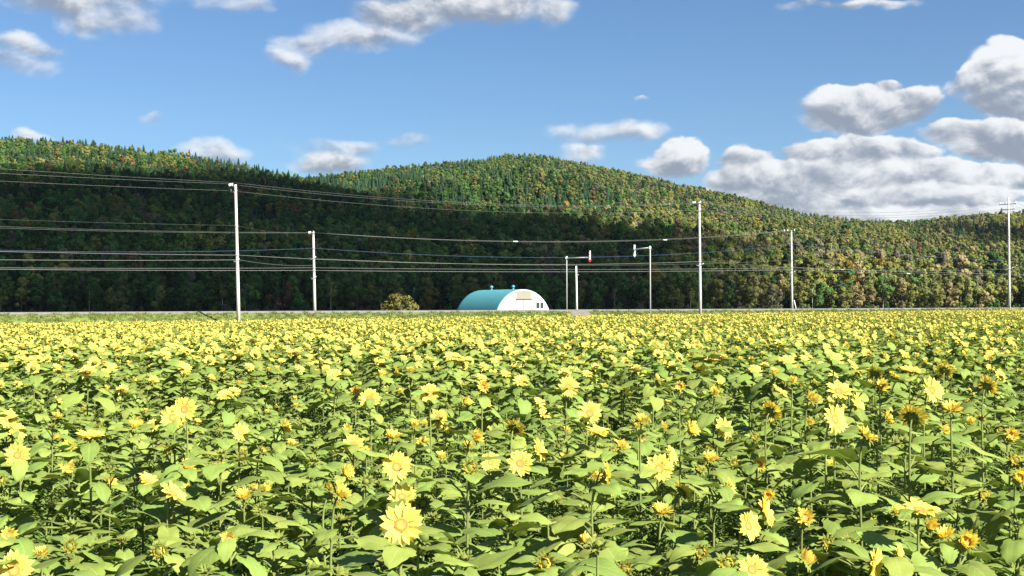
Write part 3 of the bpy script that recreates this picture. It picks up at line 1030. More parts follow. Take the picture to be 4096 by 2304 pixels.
def broadleaf(seed, h, wd, low=0.22, n=620, size=0.75, trunk=0.2):
    r = np.random.default_rng(seed)
    lobes = []
    for i in range(14):
        an = r.uniform(0, 6.28)
        f = r.uniform(0, 1)
        zz = h * (low + .12 + (0.80 - low) * f)
        env = wd * (math.sin(math.pi * min(1, max(.08, (f * .82 + .16)))) ** .75)
        rr = r.uniform(.2, .85) * env
        lobes.append((rr * math.cos(an), rr * math.sin(an), zz, r.uniform(.22, .42) * wd * (1.1 - .45 * f)))
    lobes.append((0, 0, h * .84, .27 * wd))
    lobes.append((0, 0, h * .6, .42 * wd))
    lobes = np.array(lobes)
    wts = lobes[:, 3] ** 2
    li = r.choice(len(lobes), n, p=wts / wts.sum())
    dirs = r.normal(size=(n, 3))
    dirs[:, 2] = dirs[:, 2] * .9 + .25
    dirs /= np.linalg.norm(dirs, axis=1)[:, None]
    rad = lobes[li, 3] * r.uniform(.84, 1.06, n)
    c = lobes[li, :3] + dirs * rad[:, None] * np.array([1, 1, .82])
    nm = dirs + r.normal(size=(n, 3)) * .32
    nm /= np.linalg.norm(nm, axis=1)[:, None]
    ref = r.normal(size=(n, 3))
    a = np.cross(nm, ref); a /= np.linalg.norm(a, axis=1)[:, None]
    b2 = np.cross(nm, a)
    s = size * r.uniform(.65, 1.35, n)[:, None]
    V = np.stack([c - a * s * .6 - b2 * s * .12, c - b2 * s * .55 + nm * s * .1, c + a * s * .6 - b2 * s * .08, c + b2 * s * .55 + nm * s * .12], 1).reshape(-1, 3)
    Fq = [(4 * i, 4 * i + 1, 4 * i + 2, 4 * i + 3) for i in range(n)]
    cen = np.array([0, 0, h * .5])
    glob = c - cen
    glob /= np.linalg.norm(glob, axis=1)[:, None]
    sn = dirs * .6 + glob * .15 + nm * .6
    sn /= np.linalg.norm(sn, axis=1)[:, None]
    crown = MB().add(V, Fq, 0, None, None, np.repeat(sn, 4, axis=0))
    tk = MB()
    V_, F_ = tube([(0, 0, -.5), (r.uniform(-.15, .15), r.uniform(-.15, .15), h * .3), (r.uniform(-.3, .3), r.uniform(-.3, .3), h * .62), (r.uniform(-.3, .3), 0, h * .86)], [trunk, trunk * .8, trunk * .5, trunk * .15], 6)
    tk.add(V_, F_)
    for lx, ly, lz, lr in lobes[:6]:
        z0 = lz * r.uniform(.5, .72)
        V_, F_ = tube([(0, 0, z0), (lx * .5, ly * .5, (z0 + lz) / 2 + .1), (lx, ly, lz)], [trunk * .45, trunk * .3, trunk * .1], 4)
        tk.add(V_, F_)
    return tk, crown


def conifer(seed, h, wd):
    r = np.random.default_rng(seed)
    crown = MB()
    L = 15
    for k in range(L):
        f = k / (L - 1)
        z = h * (.10 + .86 * f)
        rad = wd * (1 - f) ** .72 * r.uniform(.85, 1.12) + .12
        m_ = int(13 - 7 * f)
        for j in range(m_):
            an = 6.283 * j / m_ + r.uniform(-.35, .35)
            rr = rad * r.uniform(.75, 1.15)
            d = np.array([math.cos(an), math.sin(an), 0]); t = np.array([-d[1], d[0], 0])
            wv = (.34 + .30 * rr)
            tip = d * rr + np.array([0, 0, z - .32 * rr])
            base = d * rr * .08 + np.array([0, 0, z + .12 * rr])
            midp = d * rr * .6 + np.array([0, 0, z - .05 * rr])
            crown.add([base, midp - t * wv + [0, 0, -.22 * rr], tip, midp + t * wv + [0, 0, -.22 * rr], midp + [0, 0, .05]], [(0, 1, 4), (1, 2, 4), (2, 3, 4), (3, 0, 4)], 0, None, None, [tuple((d * .75 + t * q_ * .35 + np.array([0, 0, .55])) / 1.0) for q_ in (0, -1, 0, 1, 0)])
    V_, F_ = lathe([(wd * .42, h * .12), (wd * .33, h * .45), (wd * .2, h * .78), (.06, h * .99)], 7)
    crown.add(V_, F_)
    tk = MB()
    V_, F_ = tube([(0, 0, -.5), (0, 0, h * .92)], [.18, .04], 5)
    tk.add(V_, F_)
    return tk, crown


SHAPES = [broadleaf(s, h, w, lo) for s, h, w, lo in ((1, 12.5, 4.6, .06), (2, 14.5, 4.2, .1), (3, 11, 5.0, .04), (4, 13.5, 5.2, .08), (5, 15.5, 4.4, .1))]
CONES = [conifer(21, 10.5, 2.9), conifer(22, 12, 3.1), conifer(23, 9.5, 2.7)]
SLIM = [broadleaf(31, 12, 2.6, .35, 330, .6, .10), broadleaf(32, 13.5, 2.9, .4, 360, .6, .11)]


def scatter(name, pts, rots, scls, idxs, protos, label=None, cat=None):
    """one object of kind stuff: the prototypes instanced on points"""
    col = bpy.data.collections.new(name + '_kinds')
    for i, (me, mats) in enumerate(protos):
        o = bpy.data.objects.new('%s_kind_%03d' % (name, i), me)
        col.objects.link(o)
    me = bpy.data.meshes.new(name)
    me.from_pydata([tuple(map(float, p)) for p in pts], [], [])
    for nm_, ty, dat, fld in (('rot', 'FLOAT_VECTOR', rots, 'vector'), ('scl', 'FLOAT', scls, 'value'), ('idx', 'INT', idxs, 'value')):
        at = me.attributes.new(nm_, ty, 'POINT')
        at.data.foreach_set(fld, np.asarray(dat).ravel().astype(np.int32 if ty == 'INT' else np.float32))
    o = link(name, me)
    ng = bpy.data.node_groups.new(name + '_scatter', 'GeometryNodeTree')
    ng.interface.new_socket('Geometry', in_out='INPUT', socket_type='NodeSocketGeometry')
    ng.interface.new_socket('Geometry', in_out='OUTPUT', socket_type='NodeSocketGeometry')
    N = ng.nodes
    gi, go = N.new('NodeGroupInput'), N.new('NodeGroupOutput')
    m2p = N.new('GeometryNodeMeshToPoints')
    iop = N.new('GeometryNodeInstanceOnPoints')
    ci = N.new('GeometryNodeCollectionInfo')
    ci.inputs[0].default_value = col
    ci.inputs['Separate Children'].default_value = True
    ci.inputs['Reset Children'].default_value = True
    iop.inputs['Pick Instance'].default_value = True
    def attr(nm_, ty):
        a = N.new('GeometryNodeInputNamedAttribute')
        a.data_type = ty
        a.inputs['Name'].default_value = nm_
        return a.outputs[0]
    e2r = N.new('FunctionNodeEulerToRotation')
    Lk = ng.links
    Lk.new(gi.outputs[0], m2p.inputs[0])
    Lk.new(m2p.outputs[0], iop.inputs['Points'])
    Lk.new(ci.outputs[0], iop.inputs['Instance'])
    Lk.new(attr('idx', 'INT'), iop.inputs['Instance Index'])
    Lk.new(attr('rot', 'FLOAT_VECTOR'), e2r.inputs[0])
    Lk.new(e2r.outputs[0], iop.inputs['Rotation'])
    Lk.new(attr('scl', 'FLOAT'), iop.inputs['Scale'])
    Lk.new(iop.outputs[0], go.inputs[0])
    md = o.modifiers.new('scatter', 'NODES')
    md.node_group = ng
    tag(o, label, cat, kind='stuff')
    return o


# all tree places on the hills
sp = 6.4
cand = []
for Y in np.arange(D0 + 2, 1820, sp * .86):
    half = 0.43 * Y
    xs = np.arange(-half, half, sp)
    xs = xs + rng.uniform(-.48, .48, len(xs)) * sp
    yy = Y + rng.uniform(-.45, .45, len(xs)) * sp
    cand.append(np.stack([xs, yy], 1))
cand = np.concatenate(cand)
cz = hills(cand[:, 0], cand[:, 1])
# leave out what stands wholly behind a nearer slope
ub = np.linspace(-.46, .46, 231)
yb = np.arange(D0, 2000, 12.0)
gu, gy = np.meshgrid(ub, yb, indexing='ij')
el_ = (hills(gu * gy, gy) - 2.0 + 3.0) / gy
runmax = np.maximum.accumulate(el_, axis=1)
iu = np.clip(np.round((cand[:, 0] / cand[:, 1] - ub[0]) / (ub[1] - ub[0])).astype(int), 0, len(ub) - 1)
iy = np.clip(((cand[:, 1] - D0) / 12).astype(int) - 2, 0, len(yb) - 1)
vis = (cz + 15 - 2) / cand[:, 1] > np.where(cand[:, 1] < D0 + 30, -1, runmax[iu, iy])
cand, cz = cand[vis], cz[vis]
order = np.argsort(cand[:, 1])
cand, cz = cand[order], cz[order]
KINDS = list(TREE_COL)


def bump2(px, py, cx, cy, rx, ry):
    return math.exp(-((px - cx) / rx) ** 2 - ((py - cy) / ry) ** 2)


def pick_kind(x, y, z):
    px, py = project((x, y, z + 8))
    n1 = noise.noise(Vector((x * .012, y * .012, 3.1)))
    n2 = noise.noise(Vector((x * .03, y * .03, 9.7)))
    right = max(0, min(1, (px - 1900) / 1200))
    w = {'deep green': .30, 'green': .38, 'olive': .16, 'yellow green': .12, 'golden yellow': .04, 'rust brown': .012, 'conifer': .25, 'grey brown': .05, 'pale buff': .01}
    # left hill: conifers on the upper slope and ridge, gold patches below the crest
    ridge = bump2(px, py, 300, 600, 900, 60) + .7 * bump2(px, py, 1000, 720, 400, 60)
    gold = bump2(px, py, 600, 640, 330, 34) + .8 * bump2(px, py, 1060, 735, 110, 22) + .5 * bump2(px, py, 230, 860, 330, 50)
    reg = 1.9 * ridge + .5 * bump2(px, py, 1300, 850, 700, 110)
    w['yellow green'] += 1.3 * gold
    w['golden yellow'] += .4 * gold
    w['rust brown'] += .15 * gold
    # middle hill
    mid = bump2(px, py, 1950, 720, 420, 90)
    reg += 2.0 * mid + 1.6 * bump2(px, py, 2260, 790, 230, 70) + 1.2 * bump2(px, py, 1600, 690, 420, 36)
    w['olive'] += .9 * bump2(px, py, 2380, 720, 220, 60)
    w['olive'] += .35 * mid
    # right slope: olive, yellow and buff
    w['olive'] += 1.0 * right
    w['yellow green'] += .95 * right
    w['pale buff'] += .34 * right
    w['golden yellow'] += .03 * right
    w['rust brown'] += .03 * right
    w['grey brown'] += .15 * right
    w['pale buff'] += .45 * bump2(px, py, 3560, 1120, 170, 60)
    reg += 1.4 * bump2(px, py, 3950, 920, 300, 30) + .35 * bump2(px, py, 3000, 820, 700, 50)
    w['rust brown'] += .3 * max(0, n2 - .25) + .9 * bump2(px, py, 1600, 755, 90, 16)
    n3 = noise.noise(Vector((x * .022 + 40, y * .016, 21.0)))
    reg += 2.2 * crest(x, y) * max(0.15, 1 - right * .6)
    w['conifer'] = w['conifer'] * max(.1, 1 + 4.0 * n1) + reg * max(.35, 1 + 2.0 * n1)
    w['deep green'] *= max(.1, 1 + 3.0 * n3)
    w['green'] *= max(.1, 1 - 2.5 * n3 + n2)
    w['olive'] *= max(.1, 1 - 2.0 * n1 + 2.0 * n2)
    w['yellow green'] *= max(.05, 1 - 2.6 * n1 + 3.0 * n2)
    w['golden yellow'] *= max(.02, .4 + 2.6 * n2)
    w['rust brown'] *= .6
    w['grey brown'] *= max(.1, 1 + 3.0 * n3 - 2 * n2)
    dim = max(0.0, 1 - right * 1.2)
    w['yellow green'] *= 1 - .45 * dim * (1 if py < 820 else .2)
    low = max(0.0, min(1.0, (py - 790) / 80)) * dim
    w['yellow green'] += .75 * low * max(0, n2 + .05)
    w['olive'] += .5 * low * max(0, n2 + n3)
    w['golden yellow'] += .16 * low * max(0, n2)
    w['green'] += .5 * low
    w['green'] *= 1 + .5 * dim
    if y < D0 + 70:
        w['conifer'] *= .25
    return random.choices(KINDS, [max(0, w[k]) for k in KINDS])[0]


def crest(x, y):
    px = CX + F * x / y
    hor = hor_row(px)
    ha = (hor - np.interp(px, SKA[:, 0], SKA[:, 1])) / DA
    hb = (hor - np.interp(px, SKB[:, 0], SKB[:, 1])) / DB
    ha, hb = ha * DA, hb * DB
    D = DA if ha / DA * 1.0 > hb / DB else DB
    return math.exp(-((y - D) / 75.0) ** 2)


kinds = [pick_kind(cand[i, 0], cand[i, 1], cz[i]) for i in range(len(cand))]
# the nearest trees are objects; the rest of the forest is one mass
inview = []
for i in range(len(cand)):
    px, py = project((cand[i, 0], cand[i, 1], cz[i] + 6))
    if -40 < px < 4136:
        inview.append(i)
    if len(inview) >= 292:
        break
single = set(inview)
protos, pindex = [], {}


def proto_for(shape, kind, slim=False):
    k = (shape, kind)
    if k not in pindex:
        tk, cr = (CONES[shape] if kind == 'conifer' else SHAPES[shape])
        mm = MB().merge(tk, None, {0: 0}).merge(cr, None, {0: 1})
        pindex[k] = len(protos)
        protos.append((mm.mesh('forest_tree', [M_bark, M_tree[kind]], True), None))
    return pindex[k]


fp, fr_, fs, fi = [], [], [], []
for i in range(len(cand)):
    if i in single:
        continue
    k = kinds[i]
    sh = random.randrange(3 if k == 'conifer' else 5)
    fp.append((cand[i, 0], cand[i, 1], cz[i] - .3))
    fr_.append((0, 0, random.uniform(0, 6.28)))
    fs.append(random.uniform(.52, .98) * ((1.42 - .42 * min(1, max(0, (cand[i, 1] - 620) / 330))) if k != 'conifer' else (1.42 if crest(cand[i, 0], cand[i, 1]) > .3 else 1.2)))
    fi.append(proto_for(sh, k))
for _ in range(900):
    Y = D0 + random.uniform(-7, 45)
    X = random.uniform(-.44, .44) * Y
    k = random.choice(['deep green', 'deep green', 'green', 'green', 'olive', 'grey brown'])
    fp.append((X, Y, float(hills(X, Y)) - .3)); fr_.append((0, 0, random.uniform(0, 6.28))); fs.append(random.uniform(.2, .42)); fi.append(proto_for(random.randrange(5), k))
scatter('hillside_forest', fp, fr_, fs, fi, protos, 'mixed autumn forest covering the hills', 'forest')

MARKS = [(-400, 'before the leaning white pole'), (955, 'past the leaning white pole'), (1259, 'past the shorter far pole'), (1545, 'behind the round bush'),
         (1660, 'past the round bush'), (1827, 'behind the teal shed'), (2196, 'past the teal shed'), (2359, 'between the two snow posts'),
         (2601, 'past the grey arrow post'), (2801, 'before the slender far pole'), (3168, 'just past the slender far pole'), (3600, 'before the double crossarm pole'), (4037, 'past the double crossarm pole')]
ORD = ['first', 'second', 'third', 'fourth', 'fifth', 'sixth', 'seventh', 'eighth', 'ninth', 'tenth', 'eleventh', 'twelfth', 'thirteenth', 'fourteenth', 'fifteenth', 'sixteenth', 'seventeenth', 'eighteenth', 'nineteenth', 'twentieth']
ORD += ['twenty-' + o for o in ORD[:9]] + ['thirtieth'] + ['thirty-' + o for o in ORD[:9]]
LINE_ORD = {}
tmesh = {}
bag = {}
for rank, i in enumerate(inview):
    k = kinds[i]
    slim = k != 'conifer' and rank < 70 and random.random() < .28
    x, y, z = cand[i, 0], cand[i, 1], cz[i]
    px, py = project((x, y, z + 6))
    birch = slim and random.random() < .75
    sh = random.randrange(3 if k == 'conifer' else (2 if slim else 5))
    key = (k, sh, slim, birch)
    if key not in tmesh:
        tk, cr = CONES[sh] if k == 'conifer' else (SLIM[sh] if slim else SHAPES[sh])
        tmesh[key] = (tk.mesh('trunk', M_birch if birch else M_bark), cr.mesh('crown', M_tree[k]))
    root = empty('conifer_tree' if k == 'conifer' else 'broadleaf_tree', (x, y, z - .3), random.uniform(0, 6.28))
    root.scale = (1, 1, 1)
    s = random.uniform(.8, 1.12) * (.75 if k == 'conifer' else 1)
    root.scale = (s, s, s)
    link('trunk', tmesh[key][0], root)
    link('crown', tmesh[key][1], root)
    mk = [t for a, t in MARKS if px >= a][-1]
    row = 'front row' if y < D0 + 14 else ('second row' if y < D0 + 28 else 'rear row')
    what = (('slim pale-trunked ' if birch else 'slim ') if slim else '') + ('dark conifer' if k == 'conifer' else k + ' tree')
    bag.setdefault((what, row, mk), []).append((px, root))
for (what, row, mk), L in bag.items():
    L.sort(key=lambda q_: q_[0])
    for j, (px, root) in enumerate(L):
        pre = '' if len(L) == 1 else ORD[j] + ' '
        tag(root, (pre + what + ' in the ' + row + ' ' + mk), 'tree', 'trees at the forest edge')

# the round bush left of the shed
tk, _ = broadleaf(77, 3.4, 2.0, .0, 20, .3, .09)
rb = np.random.default_rng(78)
lob = []
for k in range(46):
    an, ph = rb.uniform(0, 6.28), math.asin(rb.uniform(0.02, 1))
    lob.append((2.05 * math.cos(ph) * math.cos(an), 2.05 * math.cos(ph) * math.sin(an), .55 + 2.55 * math.sin(ph), rb.uniform(.45, .75)))
lob = np.array(lob)
li = rb.integers(0, len(lob), 1900)
dr = rb.normal(size=(1900, 3)); dr[:, 2] += .2; dr /= np.linalg.norm(dr, axis=1)[:, None]
cc = lob[li, :3] + dr * lob[li, 3:4] * rb.uniform(.8, 1.08, (1900, 1))
nm = dr + rb.normal(size=(1900, 3)) * .35; nm /= np.linalg.norm(nm, axis=1)[:, None]
aa = np.cross(nm, rb.normal(size=(1900, 3))); aa /= np.linalg.norm(aa, axis=1)[:, None]
bb = np.cross(nm, aa)
sz = .27 * rb.uniform(.6, 1.3, (1900, 1))
V = np.stack([cc - aa * sz * .6, cc - bb * sz * .55, cc + aa * sz * .6, cc + bb * sz * .55], 1).reshape(-1, 3)
cr = MB().add(V, [(4 * i, 4 * i + 1, 4 * i + 2, 4 * i + 3) for i in range(1900)], 0, None, None, np.repeat(dr * .6 + nm * .6, 4, axis=0))
bp_ = xy_on(1600, 135.0)
gz_ = ground_z(bp_.x, bp_.y)
s = (z_at(1600, 1168, bp_.y) - gz_) / 3.7
root = empty('round_bush', (bp_.x, bp_.y, gz_))
root.scale = (s * 1.0, s, s)
M_bush = mat('bush_foliage', (0.125, 0.118, 0.03), 0.85, var=0.05, nscale=1.0, namt=0.25, trans=0.15, spec=0.15)
link('trunk', tk.mesh('trunk', M_bark), root)
link('crown', cr.mesh('crown', M_bush), root)
tag(root, 'round olive bush standing alone left of the teal shed', 'bush')

# ------------------------------------------------------------------ sunflowers: parts
def leaf_mesh(seed, L, W, pet, rows=9, cols=6, droop=.5, simple=False):
    """petiole from the stem (origin) along +X, then a heart-shaped toothed blade that sags"""
    r = random.Random(seed)
    b = MB()
    pa = r.uniform(.45, .8)
    px_, pz_ = pet * math.cos(pa), pet * math.sin(pa)
    V_, F_ = tube([(0, 0, 0), (px_ * .5, 0, pz_ * .6), (px_, 0, pz_)], [.0042, .0036, .0028], 3 if simple else 5, False)
    b.add(V_, F_, 1)
    ph = r.uniform(0, 6.28)
    tilt = r.uniform(-.15, .25)
    V, Fc, uv = [], [], []
    asym = r.uniform(-.08, .08)
    for i in range(rows + 1):
        t = i / rows
        w = W * .5 * (1.0 * (t + .02) ** .42 * (1 - t) ** .78) * 1.75
        if not simple and 0 < i < rows:
            w *= 1 + (.06 if i % 2 else -.05)
        ang = tilt - droop * 1.9 * t
        # centre line that bends down
        if i == 0:
            cx, cz_ = px_, pz_
        else:
            cx += L / rows * math.cos(a_prev); cz_ += L / rows * math.sin(a_prev)
        a_prev = ang
        for j in range(cols + 1):
            u = 2 * j / cols - 1
            au = abs(u)
            xx = cx - L * .20 * au ** 1.3 * (1 - t) ** 3
            yy = u * w * (1 + asym * u)
            fold = .30 * au * w - .22 * au * au * w
            zz = cz_ + fold + math.sin(t * 9 + ph + u * 2.5) * .035 * L * au - .10 * w * au * au
            V.append((xx, yy, zz)); uv.append((j / cols, t))
    for i in range(rows):
        for j in range(cols):
            a = i * (cols + 1) + j
            Fc.append((a, a + 1, a + cols + 2, a + cols + 1))
    b.add(V, Fc, 0, uv)
    return b


def petal_geo(L, W, rows=5, cols=2, curl=.2, r=random):
    V, Fc = [], []
    x = z = 0.0
    k = r.uniform(-.3, .3)
    for i in range(rows + 1):
        t = i / rows
        w = W * .5 * (.42 + 1.05 * math.sin(min(1, t * 1.12 + .06) * math.pi * .72)) * (1 if t < .5 else max(0.0, 1 - ((t - .5) / .5) ** 1.6))
        ang = .10 - curl * 1.6 * (t - .35)
        for j in range(cols + 1):
            u = 2 * j / cols - 1
            V.append((x, u * w, z + abs(u) * w * .35 + k * u * w * t))
        x += L / rows * math.cos(ang); z += L / rows * math.sin(ang)
    for i in range(rows):
        for j in range(cols):
            a = i * (cols + 1) + j
            Fc.append((a, a + 1, a + cols + 2, a + cols + 1))
    return V, Fc


def bract_geo(L, W):
    return [(0, -W / 2, 0), (0, W / 2, 0), (L * .5, -W * .42, .004), (L * .5, W * .42, .004), (L, 0, -.002), (L * .5, 0, .008), (0, 0, .006)], [(0, 2, 5, 6), (6, 5, 3, 1), (2, 4, 5), (5, 4, 3)]


def polar(an, rad, z, pitch):
    """frame whose +X points outward (azimuth an) and is lifted by pitch"""
    return Matrix.Translation((rad * math.cos(an), rad * math.sin(an), z)) @ Matrix.Rotation(an, 4, 'Z') @ Matrix.Rotation(-pitch, 4, 'Y')


RD, ZF = .0305, .020             # disc radius and height of the face above the stem end


def head_base(r, n, bl, pitch, rr=RD, lod=0):
    """green receptacle with its bracts"""
    b = MB()
    V_, F_ = lathe([(.008, -.004), (rr * .55, .004), (rr * .95, .013), (rr * 1.02, ZF)], 10 if lod == 0 else 6)
    b.add(V_, F_, 0)
    for i in range(n):
        an = 6.283 * i / n + r.uniform(-.12, .12)
        V_, F_ = bract_geo(bl * r.uniform(.75, 1.2), .019)
        b.add(V_, F_, 0, None, polar(an, rr * .9, ZF - .009 + (i % 2) * .004, pitch + r.uniform(-.35, .35)))
    return b


def disc_geo(rr=RD, sides=16):
    prof = [(rr * 1.0, -.002), (rr * 1.0, .002), (rr * .86, .0055), (rr * .66, .0058), (rr * .42, .0035), (rr * .2, .0025), (rr * .05, .003)]
    V_, F_ = lathe(prof, sides)
    uv = [(p[0] / rr, 0) for p in prof for _ in range(sides)]
    return V_, F_, uv


def petal_ring(r, n, L, W, pitch, rr, spread=.16, layers=2, rows=5, cols=2, curl=.2, lsd=.12):
    """list of (matrix, verts, faces)"""
    out = []
    for l in range(layers):
        m_ = n // layers
        for i in range(m_):
            an = 6.283 * (i + .5 * l) / m_ + r.uniform(-.1, .1)
            V_, F_ = petal_geo(L * r.uniform(1 - lsd, 1 + lsd), W * r.uniform(.85, 1.15), rows, cols, curl + r.uniform(-.12, .22), r)
            out.append((polar(an, rr * .93, ZF - .001 + .003 * l, pitch + (.14 * l) + r.uniform(-spread, spread)), V_, F_))
    return out


# shared pieces for the individual plants
LEAVES = [leaf_mesh(100 + i, L, W, p, 10, 6, d).mesh('leaf', [M_leaf, M_stem]) for i, (L, W, p, d) in enumerate(
    ((.150, .125, .085, .30), (.165, .135, .095, .45), (.14, .125, .075, .4), (.155, .12, .10, .22), (.135, .118, .08, .5), (.17, .14, .09, .35), (.145, .122, .07, .5), (.15, .13, .085, .12)))]
rr_ = random.Random(5)
PETALS = []
for i in range(9):
    V_, F_ = petal_geo(.063 * rr_.uniform(.92, 1.1), .0215 * rr_.uniform(.88, 1.15), 7, 4, rr_.uniform(.05, .45), rr_)
    PETALS.append(MB().add(V_, F_).mesh('petal', M_petal))
DISC = MB().add(*disc_geo()[:2], 0, disc_geo()[2]).mesh('disc', M_disc)
OPEN_BASE = [head_base(random.Random(40 + i), 18, .040, -.35).mesh('flower_head', M_bract) for i in range(4)]
CORONA, HALF_BASE, HALF_COR, BUD, TIGHT = [], [], [], [], []
for i in range(5):
    r = random.Random(60 + i)
    b = MB()
    for Mx, V_, F_ in petal_ring(r, 22, .061, .0185, .14, RD, .26, 2, 5, 2):
        b.add(V_, F_, 0, None, Mx)
    CORONA.append(b.mesh('corolla', M_petal))
for i in range(6):
    r = random.Random(80 + i)
    HALF_BASE.append(head_base(r, 20, .040, -.05, RD * .85).mesh('flower_head', M_bract))
    b = MB()
    pit = (.95, .75, 1.1, .6, 1.25, .85)[i]
    for Mx, V_, F_ in petal_ring(r, 30, .047, .0115, pit, RD * .85, .34, 2, 4, 2, -.25 if pit > .9 else .1, .2):
        b.add(V_, F_, 0, None, Mx)
    HALF_COR.append(b.mesh('corolla', M_petal_young))
for i in range(5):
    r = random.Random(120 + i)
    b = head_base(r, 13, .046, .30, RD * .8)
    for k in range(12):
        an = 6.283 * k / 12 + r.uniform(-.2, .2)
        V_, F_ = bract_geo(.040 * r.uniform(.8, 1.2), .019)
        b.add(V_, F_, 0, None, polar(an, RD * .76, ZF - .002, .95 + r.uniform(-.2, .35)))
    V_, F_ = lathe([(RD * .72, ZF - .004), (RD * .74, ZF + .006), (RD * .60, ZF + .020), (RD * .3, ZF + .028), (.003, ZF + .030)], 10)
    b.add(V_, F_, 0)
    BUD.append(b.mesh('bud', M_bract))
BUDPET = []
for i in range(3):
    r = random.Random(140 + i)
    b = MB()
    for Mx, V_, F_ in petal_ring(r, 26, .036, .010, 1.3, RD * .72, .2, 2, 4, 2, -.75, .15):
        b.add(V_, F_, 0, None, Mx)
    BUDPET.append(b.mesh('corolla', M_petal_young))
for i in range(4):
    r = random.Random(160 + i)
    b = head_base(r, 11, .042, .55, RD * .55)
    for k in range(11):
        an = 6.283 * k / 11 + r.uniform(-.2, .2)
        V_, F_ = bract_geo(.034 * r.uniform(.8, 1.2), .012)
        b.add(V_, F_, 0, None, polar(an, RD * .42, ZF, 1.05 + r.uniform(-.2, .2)))
    V_, F_ = lathe([(RD * .5, ZF - .006), (RD * .5, ZF), (RD * .3, ZF + .010), (.003, ZF + .013)], 8)
    b.add(V_, F_, 0)
    TIGHT.append(b.mesh('bud', M_bract))

FACE = {'f': (.12, -1, .38), 'fr': (.55, -.85, .35), 'fl': (-.4, -.9, .35), 'fu': (.15, -.8, .85), 'r': (.95, -.45, .38), 'ru': (.75, -.25, .85), 'rr': (1, .02, .25),
        'l': (-.85, -.5, .4), 'u': (.15, -.25, 1), 'k': (.45, .85, .6), 'kr': (.85, .5, .5), 'd': (.8, -.5, -.1)}
SAYFACE = {'f': 'facing the camera', 'fr': 'turned sunward', 'fl': 'turned slightly from the sun', 'fu': 'tilted back towards the sky', 'r': 'turned towards the sun', 'ru': 'tilted up towards the sun', 'rr': 'seen edge-on',
           'l': 'turned away from the sun', 'u': 'opening straight upward', 'k': 'seen from behind', 'kr': 'seen from behind sideways', 'd': 'nodding downward'}

